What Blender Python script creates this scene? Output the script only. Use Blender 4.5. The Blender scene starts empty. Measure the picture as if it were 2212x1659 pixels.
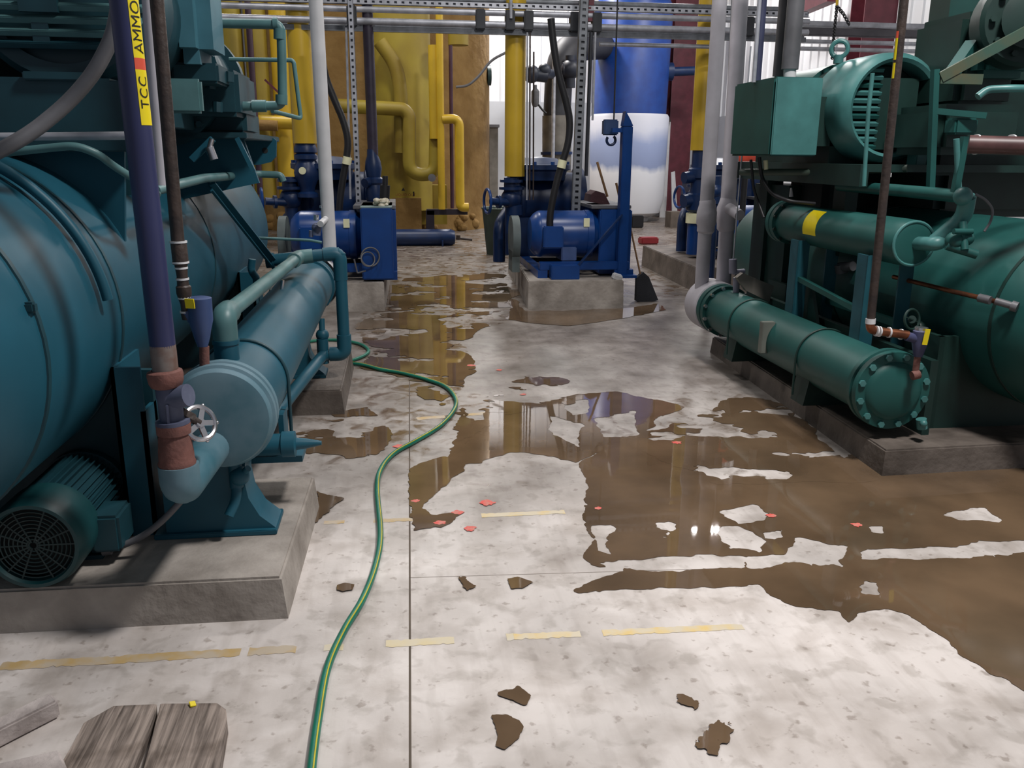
import bpy, bmesh, math, random
import numpy as np
from mathutils import Vector, Matrix, Euler
random.seed(7); rng = np.random.default_rng(5)
S = bpy.context.scene
COL = S.collection

# ------------------------------------------------------------------ camera
FPX, IW, IH = 1850.0, 2212, 1659
PIT, YAW, ROL = math.radians(15.0), math.radians(7.55), math.radians(0.41)
CAM = Vector((0, 0, 1.5))
FW = Vector((math.sin(YAW)*math.cos(PIT), math.cos(YAW)*math.cos(PIT), -math.sin(PIT)))
_rt = Vector((math.cos(YAW), -math.sin(YAW), 0)); _up = _rt.cross(FW)
RT = _rt*math.cos(ROL) + _up*math.sin(ROL); UP = -_rt*math.sin(ROL) + _up*math.cos(ROL)
cd = bpy.data.cameras.new('camera'); cam = bpy.data.objects.new('camera', cd); COL.objects.link(cam)
cd.sensor_fit = 'HORIZONTAL'; cd.sensor_width = 36; cd.lens = 36*FPX/IW; cd.clip_end = 100
m = Matrix((RT, UP, -FW)).transposed().to_4x4(); m.translation = CAM; cam.matrix_world = m
S.camera = cam

# ------------------------------------------------------------------ world, lights, exposure
S.view_settings.view_transform = 'Standard'; S.view_settings.look = 'None'
S.view_settings.gamma = 1; S.view_settings.use_curve_mapping = False
S.view_settings.exposure = 0.0
w = bpy.data.worlds.new('world'); S.world = w; w.use_nodes = True
w.node_tree.nodes['Background'].inputs[0].default_value = (.8, .86, 1, 1)
w.node_tree.nodes['Background'].inputs[1].default_value = 0.2
def lamp(x, y, z, watts, size=.7, col=(1, .97, .95), tgt=None):
    x, y, z = float(x), float(y), float(z)
    l = bpy.data.lights.new('high_bay_lamp', 'AREA'); l.shape = 'DISK'; l.size = size; l.energy = watts; l.color = col
    o = bpy.data.objects.new('high_bay_lamp', l); o.location = (x, y, z); COL.objects.link(o)
    if tgt: o.rotation_euler = (Vector(tgt)-Vector((x, y, z))).to_track_quat('-Z', 'Y').to_euler()
    return o
for (x, y, e) in ((1.7, 6.6, 100), (-1.6, 6.4, 85), (.2, 12.5, 110), (4.9, 13.0, 210), (-2.5, 14.0, 110), (2.6, 19.8, 320), (6.4, 16.5, 190)):
    lamp(x, y, 6.3, e)
lamp(2.2, 2.0, 5.2, 285)

# ------------------------------------------------------------------ pixel -> place
def ray(px, py): return FW + RT*((px-IW/2)/FPX) - UP*((py-IH/2)/FPX)
def at(px, py, Y): d = ray(px, py); return CAM + d*(Y/d.y)
def onz(px, py, z=0.0): d = ray(px, py); return CAM + d*((z-CAM.z)/d.z)

# ------------------------------------------------------------------ mesh builder
def frame(d):
    d = d.normalized(); a = Vector((0, 0, 1)) if abs(d.z) < .9 else Vector((1, 0, 0))
    u = d.cross(a).normalized(); return u, d.cross(u).normalized()
class MB:
    def __init__(s): s.bm = bmesh.new()
    def box(s, c, sz, rot=None, bev=0.0):
        c = Vector(c); r = bmesh.ops.create_cube(s.bm, size=1)
        vs = r['verts']; M = Matrix.Diagonal((sz[0], sz[1], sz[2], 1))
        if rot is not None: M = Euler(rot).to_matrix().to_4x4() @ M
        M = Matrix.Translation(c) @ M
        bmesh.ops.transform(s.bm, matrix=M, verts=vs)
        if bev:
            es = list({e for v in vs for e in v.link_edges})
            bmesh.ops.bevel(s.bm, geom=es, offset=bev, segments=2, affect='EDGES')
        return s
    def bb(s, a, b, bev=0.0):
        a, b = Vector(a), Vector(b); return s.box((a+b)/2, [abs(b[i]-a[i]) for i in range(3)], None, bev)
    def lathe(s, o, ax, prof, seg=32, a0=0, a1=None):
        o = Vector(o); ax = Vector(ax).normalized(); u, v = frame(ax); rings = []
        for d, r in prof:
            if r <= 1e-5: rings.append([s.bm.verts.new(o+ax*d)])
            else: rings.append([s.bm.verts.new(o+ax*d+(u*math.cos(2*math.pi*k/seg)+v*math.sin(2*math.pi*k/seg))*r) for k in range(seg)])
        for A, B in zip(rings, rings[1:]):
            for k in range(seg):
                f = [A[k % len(A)], A[(k+1) % len(A)], B[(k+1) % len(B)], B[k % len(B)]]
                q = []
                [q.append(x) for x in f if x not in q]
                if len(q) > 2: s.bm.faces.new(q)
        return s
    def cyl(s, a, b, r, r2=None, seg=24):
        a, b = Vector(a), Vector(b); L = (b-a).length; r2 = r if r2 is None else r2
        return s.lathe(a, b-a, [(0, 0), (0, r), (L, r2), (L, 0)], seg)
    def pipe(s, pts, r, bend=None, seg=14, closed=False, cap=True):
        P = [Vector(p) for p in pts]; bend = bend if bend is not None else r*1.8
        Q = [P[0]]
        for i in range(1, len(P)-1):
            a, b, c = P[i-1], P[i], P[i+1]; d1 = (a-b); d2 = (c-b); l1, l2 = d1.length, d2.length
            if l1 < 1e-6 or l2 < 1e-6: continue
            d1 /= l1; d2 /= l2; t = min(bend, l1*.48, l2*.48)
            if t < 1e-6: Q.append(b); continue
            p0, p1 = b+d1*t, b+d2*t
            for k in range(7):
                f = k/6; Q.append(p0*(1-f)**2 + b*2*f*(1-f) + p1*f*f)
        Q.append(P[-1])
        u = None; rings = []
        for i, p in enumerate(Q):
            d = (Q[min(i+1, len(Q)-1)] - Q[max(i-1, 0)]).normalized()
            if u is None: u, v = frame(d)
            else:
                u = (u - d*u.dot(d)).normalized(); v = d.cross(u)
            rings.append([s.bm.verts.new(p+(u*math.cos(2*math.pi*k/seg)+v*math.sin(2*math.pi*k/seg))*r) for k in range(seg)])
        for A, B in zip(rings, rings[1:]):
            for k in range(seg): s.bm.faces.new([A[k], A[(k+1) % seg], B[(k+1) % seg], B[k]])
        if cap: s.bm.faces.new(rings[0]); s.bm.faces.new(rings[-1])
        return s
    def torus(s, c, ax, R, r, seg=32, sec=8, a0=0.0, a1=2*math.pi, u=None):
        c = Vector(c); ax = Vector(ax).normalized()
        if u is None: u, v = frame(ax)
        else: u = Vector(u).normalized(); v = ax.cross(u)
        full = abs(a1-a0) > 6.28; n = seg if full else seg+1; rings = []
        for i in range(n):
            a = a0+(a1-a0)*i/seg; d = u*math.cos(a)+v*math.sin(a)
            rings.append([s.bm.verts.new(c+d*(R+r*math.cos(2*math.pi*k/sec))+ax*r*math.sin(2*math.pi*k/sec)) for k in range(sec)])
        for i in range(n if full else n-1):
            A, B = rings[i], rings[(i+1) % n]
            for k in range(sec): s.bm.faces.new([A[k], A[(k+1) % sec], B[(k+1) % sec], B[k]])
        if not full: s.bm.faces.new(rings[0]); s.bm.faces.new(rings[-1])
        return s
    def sphere(s, c, r, sc=(1, 1, 1), seg=16):
        R = bmesh.ops.create_uvsphere(s.bm, u_segments=seg, v_segments=seg//2+2, radius=r)
        bmesh.ops.transform(s.bm, matrix=Matrix.Translation(Vector(c)) @ Matrix.Diagonal((*sc, 1)), verts=R['verts']); return s
    def prism(s, poly, ext):
        ext = Vector(ext); A = [s.bm.verts.new(Vector(p)) for p in poly]; B = [s.bm.verts.new(Vector(p)+ext) for p in poly]
        n = len(A); s.bm.faces.new(A); s.bm.faces.new(B[::-1])
        for i in range(n): s.bm.faces.new([A[i], B[i], B[(i+1) % n], A[(i+1) % n]])
        return s
    def bar(s, a, b, wd, th, up=(0, 0, 1)):
        a, b = Vector(a), Vector(b); d = (b-a).normalized(); x = d.cross(Vector(up)).normalized(); y = x.cross(d)
        return s.prism([a+x*wd/2+y*th/2, a-x*wd/2+y*th/2, a-x*wd/2-y*th/2, a+x*wd/2-y*th/2], b-a)

def make(name, mb, mat, off=Vector((0, 0, 0)), smooth=35):
    bm = mb.bm; bmesh.ops.recalc_face_normals(bm, faces=bm.faces)
    if off.length: bmesh.ops.translate(bm, vec=-off, verts=bm.verts)
    me = bpy.data.meshes.new(name); bm.to_mesh(me); bm.free()
    if smooth:
        for p in me.polygons: p.use_smooth = True
        me.set_sharp_from_angle(angle=math.radians(smooth))
    if mat: me.materials.append(mat)
    o = bpy.data.objects.new(name, me); COL.objects.link(o); return o
def tag(o, label=None, cat=None, group=None, kind=None):
    for k, v in (('label', label), ('category', cat), ('group', group), ('kind', kind)):
        if v: o[k] = v
    return o
def thing(name, loc, label, cat, group=None):
    o = bpy.data.objects.new(name, None); COL.objects.link(o); o.location = Vector(loc); o.empty_display_size = .1
    return tag(o, label, cat, group)
WL = {}
def wloc(o):
    p = Vector(o.location)
    while o.parent: o = o.parent; p = p + Vector(o.location)
    return p
def part(name, mb, mat, parent, label=None, kind=None, smooth=35):
    o = make(name, mb, mat, wloc(parent), smooth); o.parent = parent
    return tag(o, label, None, None, kind)
def solo(name, mb, mat, label, cat, group=None, kind=None, smooth=35):
    vs = [v.co for v in mb.bm.verts]
    lo = Vector([min(v[i] for v in vs) for i in range(3)]); hi = Vector([max(v[i] for v in vs) for i in range(3)])
    b = Vector(((lo.x+hi.x)/2, (lo.y+hi.y)/2, lo.z))
    o = make(name, mb, mat, b, smooth); o.location = b
    return tag(o, label, cat, group, kind)
def struct(name, mb, mat, parent=None, smooth=0):
    o = make(name, mb, mat, Vector((0, 0, 0)), smooth)
    if parent: o.parent = parent
    else: o['kind'] = 'structure'
    return o
def copy_tree(o, parent=None):
    c = o.copy(); COL.objects.link(c)
    if parent: c.parent = parent
    for ch in list(o.children): copy_tree(ch, c)
    return c

# ------------------------------------------------------------------ materials
def lin(c): return tuple(((x/255)/12.92 if x/255 <= .04045 else ((x/255+.055)/1.055)**2.4) for x in c)
def mat(name, rgb, rough=.45, metal=0.0, var=.18, scale=6.0, bump=0.0, bscale=40, rgb2=None, spec=.5, thr=(.35, .65), coat=0):
    m = bpy.data.materials.new(name); m.use_nodes = True; nt = m.node_tree; b = nt.nodes['Principled BSDF']
    c1 = lin(rgb); c2 = lin(rgb2) if rgb2 else tuple(min(1, x*(1-var*1.6)) for x in c1)
    tc = nt.nodes.new('ShaderNodeTexCoord'); n = nt.nodes.new('ShaderNodeTexNoise'); n.inputs['Scale'].default_value = scale; n.inputs['Detail'].default_value = 5
    nt.links.new(tc.outputs['Object'], n.inputs['Vector'])
    r = nt.nodes.new('ShaderNodeValToRGB'); r.color_ramp.elements[0].position = thr[0]; r.color_ramp.elements[1].position = thr[1]
    r.color_ramp.elements[0].color = (*c2, 1); r.color_ramp.elements[1].color = (*c1, 1)
    nt.links.new(n.outputs['Fac'], r.inputs['Fac']); nt.links.new(r.outputs['Color'], b.inputs['Base Color'])
    b.inputs['Roughness'].default_value = rough; b.inputs['Metallic'].default_value = metal; b.inputs['Specular IOR Level'].default_value = spec
    if coat: b.inputs['Coat Weight'].default_value = coat
    if bump:
        n2 = nt.nodes.new('ShaderNodeTexNoise'); n2.inputs['Scale'].default_value = bscale; n2.inputs['Detail'].default_value = 4
        nt.links.new(tc.outputs['Object'], n2.inputs['Vector'])
        bp = nt.nodes.new('ShaderNodeBump'); bp.inputs['Strength'].default_value = bump; bp.inputs['Distance'].default_value = .02
        nt.links.new(n2.outputs['Fac'], bp.inputs['Height']); nt.links.new(bp.outputs['Normal'], b.inputs['Normal'])
    return m
TEAL = mat('teal_paint', (28, 84, 102), .48, spec=.35, var=.12, scale=3)
TEALF = mat('frosted_teal', (98, 126, 138), .65, var=.2, scale=5, rgb2=(52, 98, 112))
TEALD = mat('dark_teal_paint', (22, 64, 74), .5)
TEALL = mat('pale_teal_paint', (82, 122, 124), .45)
GREEN = mat('green_paint', (34, 86, 82), .46, spec=.35, var=.15, scale=3)
GREENL = mat('pale_green_paint', (74, 130, 128), .42)
GREEND = mat('dark_green_paint', (19, 50, 45), .5)
BLUE = mat('blue_paint', (14, 62, 128), .32, var=.1)
BLUED = mat('dark_blue_paint', (14, 44, 88), .4)
NAVY = mat('navy_pipe_paint', (50, 54, 92), .4, rgb2=(42, 46, 80), scale=3)
YEL = mat('yellow_jacket', (206, 170, 44), .4, var=.12, scale=2)
YELD = mat('yellow_sprayed_coat', (160, 142, 46), .55, rgb2=(134, 112, 38), scale=1.2, bump=.25, bscale=3)
FOAM = mat('tan_foam', (142, 112, 64), .9, rgb2=(122, 92, 46), scale=2.5, bump=.9, bscale=8)
WHITE = mat('white_paint', (214, 214, 216), .4, var=.08)
GREYP = mat('grey_pipe_jacket', (200, 196, 203), .5, var=.1)
GREYD = mat('dull_grey_metal', (104, 104, 108), .5, var=.2)
GALV = mat('galvanised_steel', (190, 192, 200), .38, .35, var=.2, scale=10)
GALVD = mat('dull_galvanised_steel', (132, 136, 142), .48, .3, var=.25, scale=10)
STEEL = mat('bright_steel', (215, 215, 220), .22, .9, var=.1)
IRON = mat('brown_iron', (62, 50, 44), .5, rgb2=(44, 36, 34), scale=14, bump=.2)
COPPER = mat('copper_pipe', (150, 92, 62), .35, .7, rgb2=(96, 60, 44), scale=12)
RUST = mat('rusty_coupling', (124, 82, 74), .75, rgb2=(96, 62, 56), scale=18, bump=.15, bscale=90)
BLACK = mat('black_rubber', (26, 26, 30), .5)
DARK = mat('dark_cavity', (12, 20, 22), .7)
MAROON = mat('maroon_steel', (104, 44, 56), .5, var=.2)
CONC = mat('plinth_concrete', (176, 168, 160), .8, rgb2=(128, 120, 112), scale=5, bump=.25, bscale=30, thr=(.3, .7))
CONCD = mat('damp_concrete', (122, 112, 104), .6, rgb2=(70, 62, 56), scale=4, bump=.25, bscale=30, thr=(.3, .7))
TAG = mat('yellow_tag', (236, 214, 18), .5, var=.06)
ORANGE = mat('orange_tape', (236, 92, 66), .5)
INK = mat('black_ink', (22, 20, 22), .6)
PALE = mat('pale_plastic_fitting', (238, 236, 196), .4, var=.08)
WOODG = None
RED = mat('red_plastic', (206, 56, 44), .4)
FROST = mat('frost', (232, 234, 240), .85, rgb2=(160, 172, 204), scale=1.6, bump=.3, bscale=12, thr=(.36, .6))
HANDLE = mat('worn_wood_handle', (142, 106, 70), .6)
BRISTLE = mat('maroon_bristles', (70, 40, 46), .9, bump=.6, bscale=120)

def wood():
    m = bpy.data.materials.new('weathered_wood'); m.use_nodes = True; nt = m.node_tree; b = nt.nodes['Principled BSDF']
    tc = nt.nodes.new('ShaderNodeTexCoord'); mp = nt.nodes.new('ShaderNodeMapping'); mp.inputs['Scale'].default_value = (40, 2.2, 40)
    n = nt.nodes.new('ShaderNodeTexNoise'); n.inputs['Scale'].default_value = 1.6; n.inputs['Detail'].default_value = 8; n.inputs['Distortion'].default_value = .6
    n2 = nt.nodes.new('ShaderNodeTexNoise'); n2.inputs['Scale'].default_value = 9; n2.inputs['Detail'].default_value = 3
    nt.links.new(tc.outputs['Object'], mp.inputs['Vector']); nt.links.new(mp.outputs['Vector'], n.inputs['Vector']); nt.links.new(tc.outputs['Object'], n2.inputs['Vector'])
    r = nt.nodes.new('ShaderNodeValToRGB'); e = r.color_ramp.elements
    e[0].position = .3; e[0].color = (*lin((70, 60, 54)), 1); e[1].position = .62; e[1].color = (*lin((158, 144, 134)), 1)
    nt.links.new(n.outputs['Fac'], r.inputs['Fac'])
    r2 = nt.nodes.new('ShaderNodeValToRGB'); r2.color_ramp.elements[0].position = .32; r2.color_ramp.elements[0].color = (.38, .34, .3, 1); r2.color_ramp.elements[1].position = .5
    nt.links.new(n2.outputs['Fac'], r2.inputs['Fac'])
    mx = nt.nodes.new('ShaderNodeMix'); mx.data_type = 'RGBA'; mx.blend_type = 'MULTIPLY'; mx.inputs['Factor'].default_value = .8
    nt.links.new(r.outputs['Color'], mx.inputs[6]); nt.links.new(r2.outputs['Color'], mx.inputs[7]); nt.links.new(mx.outputs[2], b.inputs['Base Color'])
    bp = nt.nodes.new('ShaderNodeBump'); bp.inputs['Strength'].default_value = .5; bp.inputs['Distance'].default_value = .01
    nt.links.new(n.outputs['Fac'], bp.inputs['Height']); nt.links.new(bp.outputs['Normal'], b.inputs['Normal'])
    b.inputs['Roughness'].default_value = .8; return m
WOOD = wood()

def floor_mat():
    m = bpy.data.materials.new('concrete_floor'); m.use_nodes = True; nt = m.node_tree; b = nt.nodes['Principled BSDF']; L = nt.links.new
    tc = nt.nodes.new('ShaderNodeTexCoord')
    def noise(sc, det=5, dist=0, mp=None):
        n = nt.nodes.new('ShaderNodeTexNoise'); n.inputs['Scale'].default_value = sc; n.inputs['Detail'].default_value = det; n.inputs['Distortion'].default_value = dist
        if mp:
            q = nt.nodes.new('ShaderNodeMapping'); q.inputs['Scale'].default_value = mp; L(tc.outputs['Object'], q.inputs['Vector']); L(q.outputs['Vector'], n.inputs['Vector'])
        else: L(tc.outputs['Object'], n.inputs['Vector'])
        return n
    def ramp(n, p0, c0, p1, c1):
        r = nt.nodes.new('ShaderNodeValToRGB'); e = r.color_ramp.elements
        e[0].position = p0; e[0].color = (*c0, 1); e[1].position = p1; e[1].color = (*c1, 1); L(n.outputs['Fac'], r.inputs['Fac']); return r
    base = ramp(noise(1.3, 7, .4), .3, lin((182, 175, 170)), .68, lin((222, 214, 209)))
    bl = ramp(noise(4.5, 9, .35), .34, (.66, .63, .6), .54, (1, 1, 1))
    st = ramp(noise(1.0, 6, 0, (22, 3, 1)), .34, (.72, .7, .68), .5, (1, 1, 1))
    sp = ramp(noise(26, 4), .3, (.45, .4, .36), .38, (1, 1, 1))
    st2 = ramp(noise(2.1, 9, .2), .42, (.7, .68, .66), .5, (1, 1, 1)); st3 = ramp(noise(11, 8, .3), .36, (.62, .6, .57), .46, (1, 1, 1))
    prev = base.outputs['Color']
    at_ = nt.nodes.new('ShaderNodeAttribute'); at_.attribute_name = 'damp'
    for r, f in ((bl, .75), (st, .35), (sp, .6), (st2, .45), (st3, .5)):
        mx = nt.nodes.new('ShaderNodeMix'); mx.data_type = 'RGBA'; mx.blend_type = 'MULTIPLY'; mx.inputs['Factor'].default_value = f
        L(prev, mx.inputs[6]); L(r.outputs['Color'], mx.inputs[7]); prev = mx.outputs[2]
    a2 = nt.nodes.new('ShaderNodeAttribute'); a2.attribute_name = 'soaked'
    n5 = noise(2.4, 8, .7); m5 = nt.nodes.new('ShaderNodeMapRange'); m5.inputs['From Min'].default_value = .3; m5.inputs['From Max'].default_value = .65; m5.inputs['To Min'].default_value = .7; m5.inputs['To Max'].default_value = 1.15; L(n5.outputs['Fac'], m5.inputs['Value'])
    m6 = nt.nodes.new('ShaderNodeMath'); m6.operation = 'MULTIPLY'; L(a2.outputs['Fac'], m6.inputs[0]); L(m5.outputs['Result'], m6.inputs[1]); m6.use_clamp = True
    mx = nt.nodes.new('ShaderNodeMix'); mx.data_type = 'RGBA'; mx.blend_type = 'MULTIPLY'; L(m6.outputs[0], mx.inputs['Factor']); L(prev, mx.inputs[6]); mx.inputs[7].default_value = (.29, .27, .25, 1); prev = mx.outputs[2]
    # damp, soiled zones (attribute) broken up by noise
    nn = noise(7, 8, .8)
    ad = nt.nodes.new('ShaderNodeMath'); ad.operation = 'MULTIPLY_ADD'; L(nn.outputs['Fac'], ad.inputs[0]); ad.inputs[1].default_value = 1.5; ad.inputs[2].default_value = -.75
    su = nt.nodes.new('ShaderNodeMath'); su.operation = 'ADD'; L(at_.outputs['Fac'], su.inputs[0]); L(ad.outputs[0], su.inputs[1])
    mr = nt.nodes.new('ShaderNodeMapRange'); mr.inputs['From Min'].default_value = .3; mr.inputs['From Max'].default_value = .62; L(su.outputs[0], mr.inputs['Value'])
    mx = nt.nodes.new('ShaderNodeMix'); mx.data_type = 'RGBA'; L(mr.outputs['Result'], mx.inputs['Factor']); L(prev, mx.inputs[6]); mx.inputs[7].default_value = (*lin((104, 86, 70)), 1)
    L(mx.outputs[2], b.inputs['Base Color'])
    rr = nt.nodes.new('ShaderNodeMapRange'); rr.inputs['To Min'].default_value = .42; rr.inputs['To Max'].default_value = .13; L(mr.outputs['Result'], rr.inputs['Value'])
    L(rr.outputs['Result'], b.inputs['Roughness'])
    bp = nt.nodes.new('ShaderNodeBump'); bp.inputs['Strength'].default_value = .12; bp.inputs['Distance'].default_value = .01
    n3 = noise(35, 6); L(n3.outputs['Fac'], bp.inputs['Height']); L(bp.outputs['Normal'], b.inputs['Normal'])
    return m
FLOOR = floor_mat()
WATER = mat('dirty_water', (108, 88, 68), .03, var=.25, scale=2.2, rgb2=(84, 68, 52), bump=.012, bscale=5)

def wall_mat():
    m = mat('white_wall_sheet', (226, 228, 232), .45, var=.05, scale=1)
    return m
WALL = wall_mat()
WALLG = mat('grey_white_liner', (196, 200, 206), .5, var=.05, scale=1)

# ------------------------------------------------------------------ setting
def vnoise(x, y, seed=0):
    r = np.random.default_rng(seed).random((257, 257)); r[256] = r[0]; r[:, 256] = r[:, 0]
    xi = np.floor(x).astype(int); yi = np.floor(y).astype(int); fx = x-xi; fy = y-yi
    fx = fx*fx*(3-2*fx); fy = fy*fy*(3-2*fy); xi %= 256; yi %= 256
    return (r[xi, yi]*(1-fx)+r[xi+1, yi]*fx)*(1-fy)+(r[xi, yi+1]*(1-fx)+r[xi+1, yi+1]*fx)*fy
def fbm(x, y, sc, seed=0, oc=5):
    v = 0; a = .5; t = 0
    for k in range(oc):
        c, d = math.cos(.7+k*1.1), math.sin(.7+k*1.1)
        v = v+a*vnoise((x*c-y*d)*sc+17.3*k, (x*d+y*c)*sc+9.1*k, seed+k); t += a; a *= .55; sc *= 2.07
    return v/t-.5
def sdf(X, Y, poly):      # > 0 inside
    P = np.array(poly, float); n = len(P); d = np.full(X.shape, 1e9); ins = np.zeros(X.shape, bool)
    for i in range(n):
        a, b = P[i], P[(i+1) % n]; e = b-a; L = max(e@e, 1e-12)
        t = np.clip(((X-a[0])*e[0]+(Y-a[1])*e[1])/L, 0, 1)
        d = np.minimum(d, np.hypot(X-a[0]-t*e[0], Y-a[1]-t*e[1]))
        c = ((a[1] > Y) != (b[1] > Y)) & (X < (b[0]-a[0])*(Y-a[1])/(b[1]-a[1]+1e-12)+a[0]); ins ^= c
    return np.where(ins, d, -d)
def fl(pts): return [tuple(onz(*p))[:2] for p in pts]

# floor: a fine grid that carries where the slab is damp
damp_polys = [
 fl([(762, 690), (850, 615), (900, 560), (1000, 530), (1095, 560), (1120, 650), (1180, 690), (1010, 710), (1030, 800), (1060, 870), (1000, 905), (960, 1000), (880, 1010), (790, 920), (750, 840)]),
 fl([(625, 905), (800, 890), (850, 960), (790, 1010), (690, 1000), (680, 1060), (745, 1080), (680, 1130), (650, 1200)]),
 fl([(1090, 600), (1150, 670), (1420, 660), (1480, 600), (1600, 700), (1700, 860), (1560, 850), (1400, 830), (1240, 860), (1120, 860), (1030, 760), (1180, 690)]),
 fl([(1330, 860), (1640, 840), (1780, 950), (1905, 1035), (1600, 1060), (1450, 1030), (1280, 990), (1240, 930)]),
 fl([(885, 1000), (1250, 990), (1260, 1110), (1050, 1110), (900, 1160)])]
damp_w = [.36, .3, .05, .26, .12]
def floor_grid():
    ys = [0.9]
    while ys[-1] < 23: ys.append(ys[-1]+max(.05, .02*ys[-1]))
    ys = np.array(ys); xs = np.arange(-7.0, 8.0, .08)
    X, Y = np.meshgrid(xs, ys); f = np.full(X.shape, 0.0)
    for p, wt in zip(damp_polys, damp_w):
        s_ = sdf(X, Y, p); f = np.maximum(f, wt*np.clip(s_/.15+.5, 0, 1))
    f[Y > 9] = np.maximum(f[Y > 9], .34)
    ss = lambda t: np.clip(t, 0, 1)**2*(3-2*np.clip(t, 0, 1))
    edge = Y-3.1-.5*fbm(X, Y, .9, 71)*2-.35*np.clip(X-.3, -1, 2)
    tone = .45*ss(edge/.5)+.4*ss((Y-4.6-.8*fbm(X, Y, .8, 77)*2)/1.2)+.15*ss((Y-8)/2)
    me = bpy.data.meshes.new('floor'); nx, ny = len(xs), len(ys)
    V = np.c_[X.ravel(), Y.ravel(), np.zeros(X.size)]
    F = [(j*nx+i, j*nx+i+1, (j+1)*nx+i+1, (j+1)*nx+i) for j in range(ny-1) for i in range(nx-1)]
    me.from_pydata(V.tolist(), [], F); a = me.attributes.new('damp', 'FLOAT', 'POINT'); a.data.foreach_set('value', f.ravel()); a = me.attributes.new('soaked', 'FLOAT', 'POINT'); a.data.foreach_set('value', tone.ravel())
    me.materials.append(FLOOR); o = bpy.data.objects.new('floor', me); COL.objects.link(o); o['kind'] = 'structure'; return o
floor = floor_grid()
struct('ceiling', MB().bb((-7, -3, 7), (8, 23, 7.1)), mat('ceiling_sheet', (150, 152, 156), .7))
def corrugated(a, b, z1, along):
    mb = MB(); a, b = Vector(a), Vector(b); d = (b-a); L = d.length; d /= L; n = Vector((-d.y, d.x, 0)); t = 0; pts = []
    while t < L:
        for (q, h) in ((0, 0), (.26, 0), (.275, .03), (.305, .03), (.32, 0)):
            if t+q <= L: pts.append(a+d*(t+q)+n*h)
        t += .32
    pts.append(b)
    lo = [mb.bm.verts.new(p) for p in pts]; hi = [mb.bm.verts.new(p+Vector((0, 0, z1))) for p in pts]
    for i in range(len(pts)-1): mb.bm.faces.new([lo[i], lo[i+1], hi[i+1], hi[i]])
    return mb
struct('wall_back', corrugated((8, 22, 0), (-7, 22, 0), 7, 'x'), WALL)
struct('wall_right', corrugated((7.75, -2, 0), (7.75, 22, 0), 7, 'y'), WALL)
struct('wall_left', MB().bb((-7.1, -2, 0), (-7, 22, 7)), WALLG)
struct('trim_1', MB().bb((-6.9, 21.86, 0), (7.6, 21.93, 2.75)), WALLG)
struct('trim_2', MB().bb((7.62, 2, 0), (7.68, 21.9, 2.4)), WALLG)
# floor joint and worn paint (parts of the floor)
jp = MB()
ja, jb = onz(886, 1659), onz(884, 640)
ja = ja+(ja-jb)*.1; wj = .0035
jp.prism([ja+Vector((-wj, 0, 0)), ja+Vector((wj, 0, 0)), jb+Vector((wj, 0, 0)), jb+Vector((-wj, 0, 0))], (0, 0, .0006))
struct('floor_joint', jp, mat('joint_dirt', (96, 84, 72), .8), floor)
jp = MB()
for (pa, pb, h) in (((890, 1331), (1260, 1243), .002),):
    a, b = onz(885, 1248), onz(1560, 1228); jp.bar(a+Vector((0, 0, .0003)), b+Vector((0, 0, .0003)), .003, .0006)
struct('floor_joint', jp, mat('hairline_dirt', (140, 130, 120), .8), floor)
def rough_strip(pa, pb, wd, seed, z=.0009, gaps=()):
    a, b = onz(*pa), onz(*pb); d = b-a; L = d.length; d /= L; n = Vector((-d.y, d.x, 0)); r = random.Random(seed); mb = MB(); k = int(L/.012)
    lo = hi = None
    for i in range(k+1):
        t = i/k; u = abs(r.gauss(0, .16)); v = abs(r.gauss(0, .16))
        skip = any(g0 <= t <= g1 for g0, g1 in gaps) or r.random() < .012
        p = a+d*L*t+Vector((0, 0, z)); A = p+n*wd*(.5-u*.5); B = p-n*wd*(.5-v*.5)
        if skip: lo = None; continue
        A, B = mb.bm.verts.new(A), mb.bm.verts.new(B)
        if lo: mb.bm.faces.new([lo, A, B, hi])
        lo, hi = A, B
    return mb
YLINE = mat('worn_yellow_paint', (186, 158, 108), .5, rgb2=(184, 170, 150), scale=12, thr=(.42, .64))
YLINE2 = mat('bright_worn_yellow_paint', (216, 188, 122), .5, rgb2=(206, 194, 170), scale=14, thr=(.42, .66))
struct('paint_line', rough_strip((0, 1440), (640, 1402), .05, 1), YLINE, floor)
struct('paint_line', rough_strip((700, 1399), (1110, 1376), .045, 2, gaps=((.12, .3), (.7, .95))), mat('faint_yellow_paint', (206, 190, 150), .5, rgb2=(200, 192, 176), scale=9), floor)
struct('paint_line', rough_strip((1110, 1376), (1605, 1354), .04, 3, gaps=((.3, .38),)), YLINE2, floor)
struct('paint_line', rough_strip((1040, 1114), (1220, 1106), .045, 4), YLINE2, floor)
struct('paint_line', rough_strip((700, 1129), (900, 1122), .04, 5, gaps=((.3, .5),)), YLINE, floor)
struct('paint_line', rough_strip((900, 905), (1060, 892), .06, 6, gaps=((.4, .6),)), YLINE, floor)
RSPOT = mat('red_spray_paint', (216, 84, 76), .6, rgb2=(196, 130, 116), scale=40, thr=(.35, .6))
for (px, py, r) in ((1292, 1099, .019), (1666, 1115, .026), (1850, 1135, .026), (1462, 957, .03), (898, 1083, .022), (1052, 1087, .04), (1015, 1143, .032), (990, 1108, .03), (862, 965, .035), (1018, 790, .035), (1078, 800, .03), (1130, 853, .025), (950, 1130, .03)):
    r *= .75; c = onz(px, py); mb = MB(); q = random.Random(px); n = 18
    ring = [mb.bm.verts.new(c+Vector((math.cos(2*math.pi*k/n)*r*(1+q.uniform(-.3, .3))*1.1, math.sin(2*math.pi*k/n)*r*(1+q.uniform(-.3, .3)), .0035))) for k in range(n)]
    mb.bm.faces.new(ring); struct('paint_dot', mb, RSPOT, floor)

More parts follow.
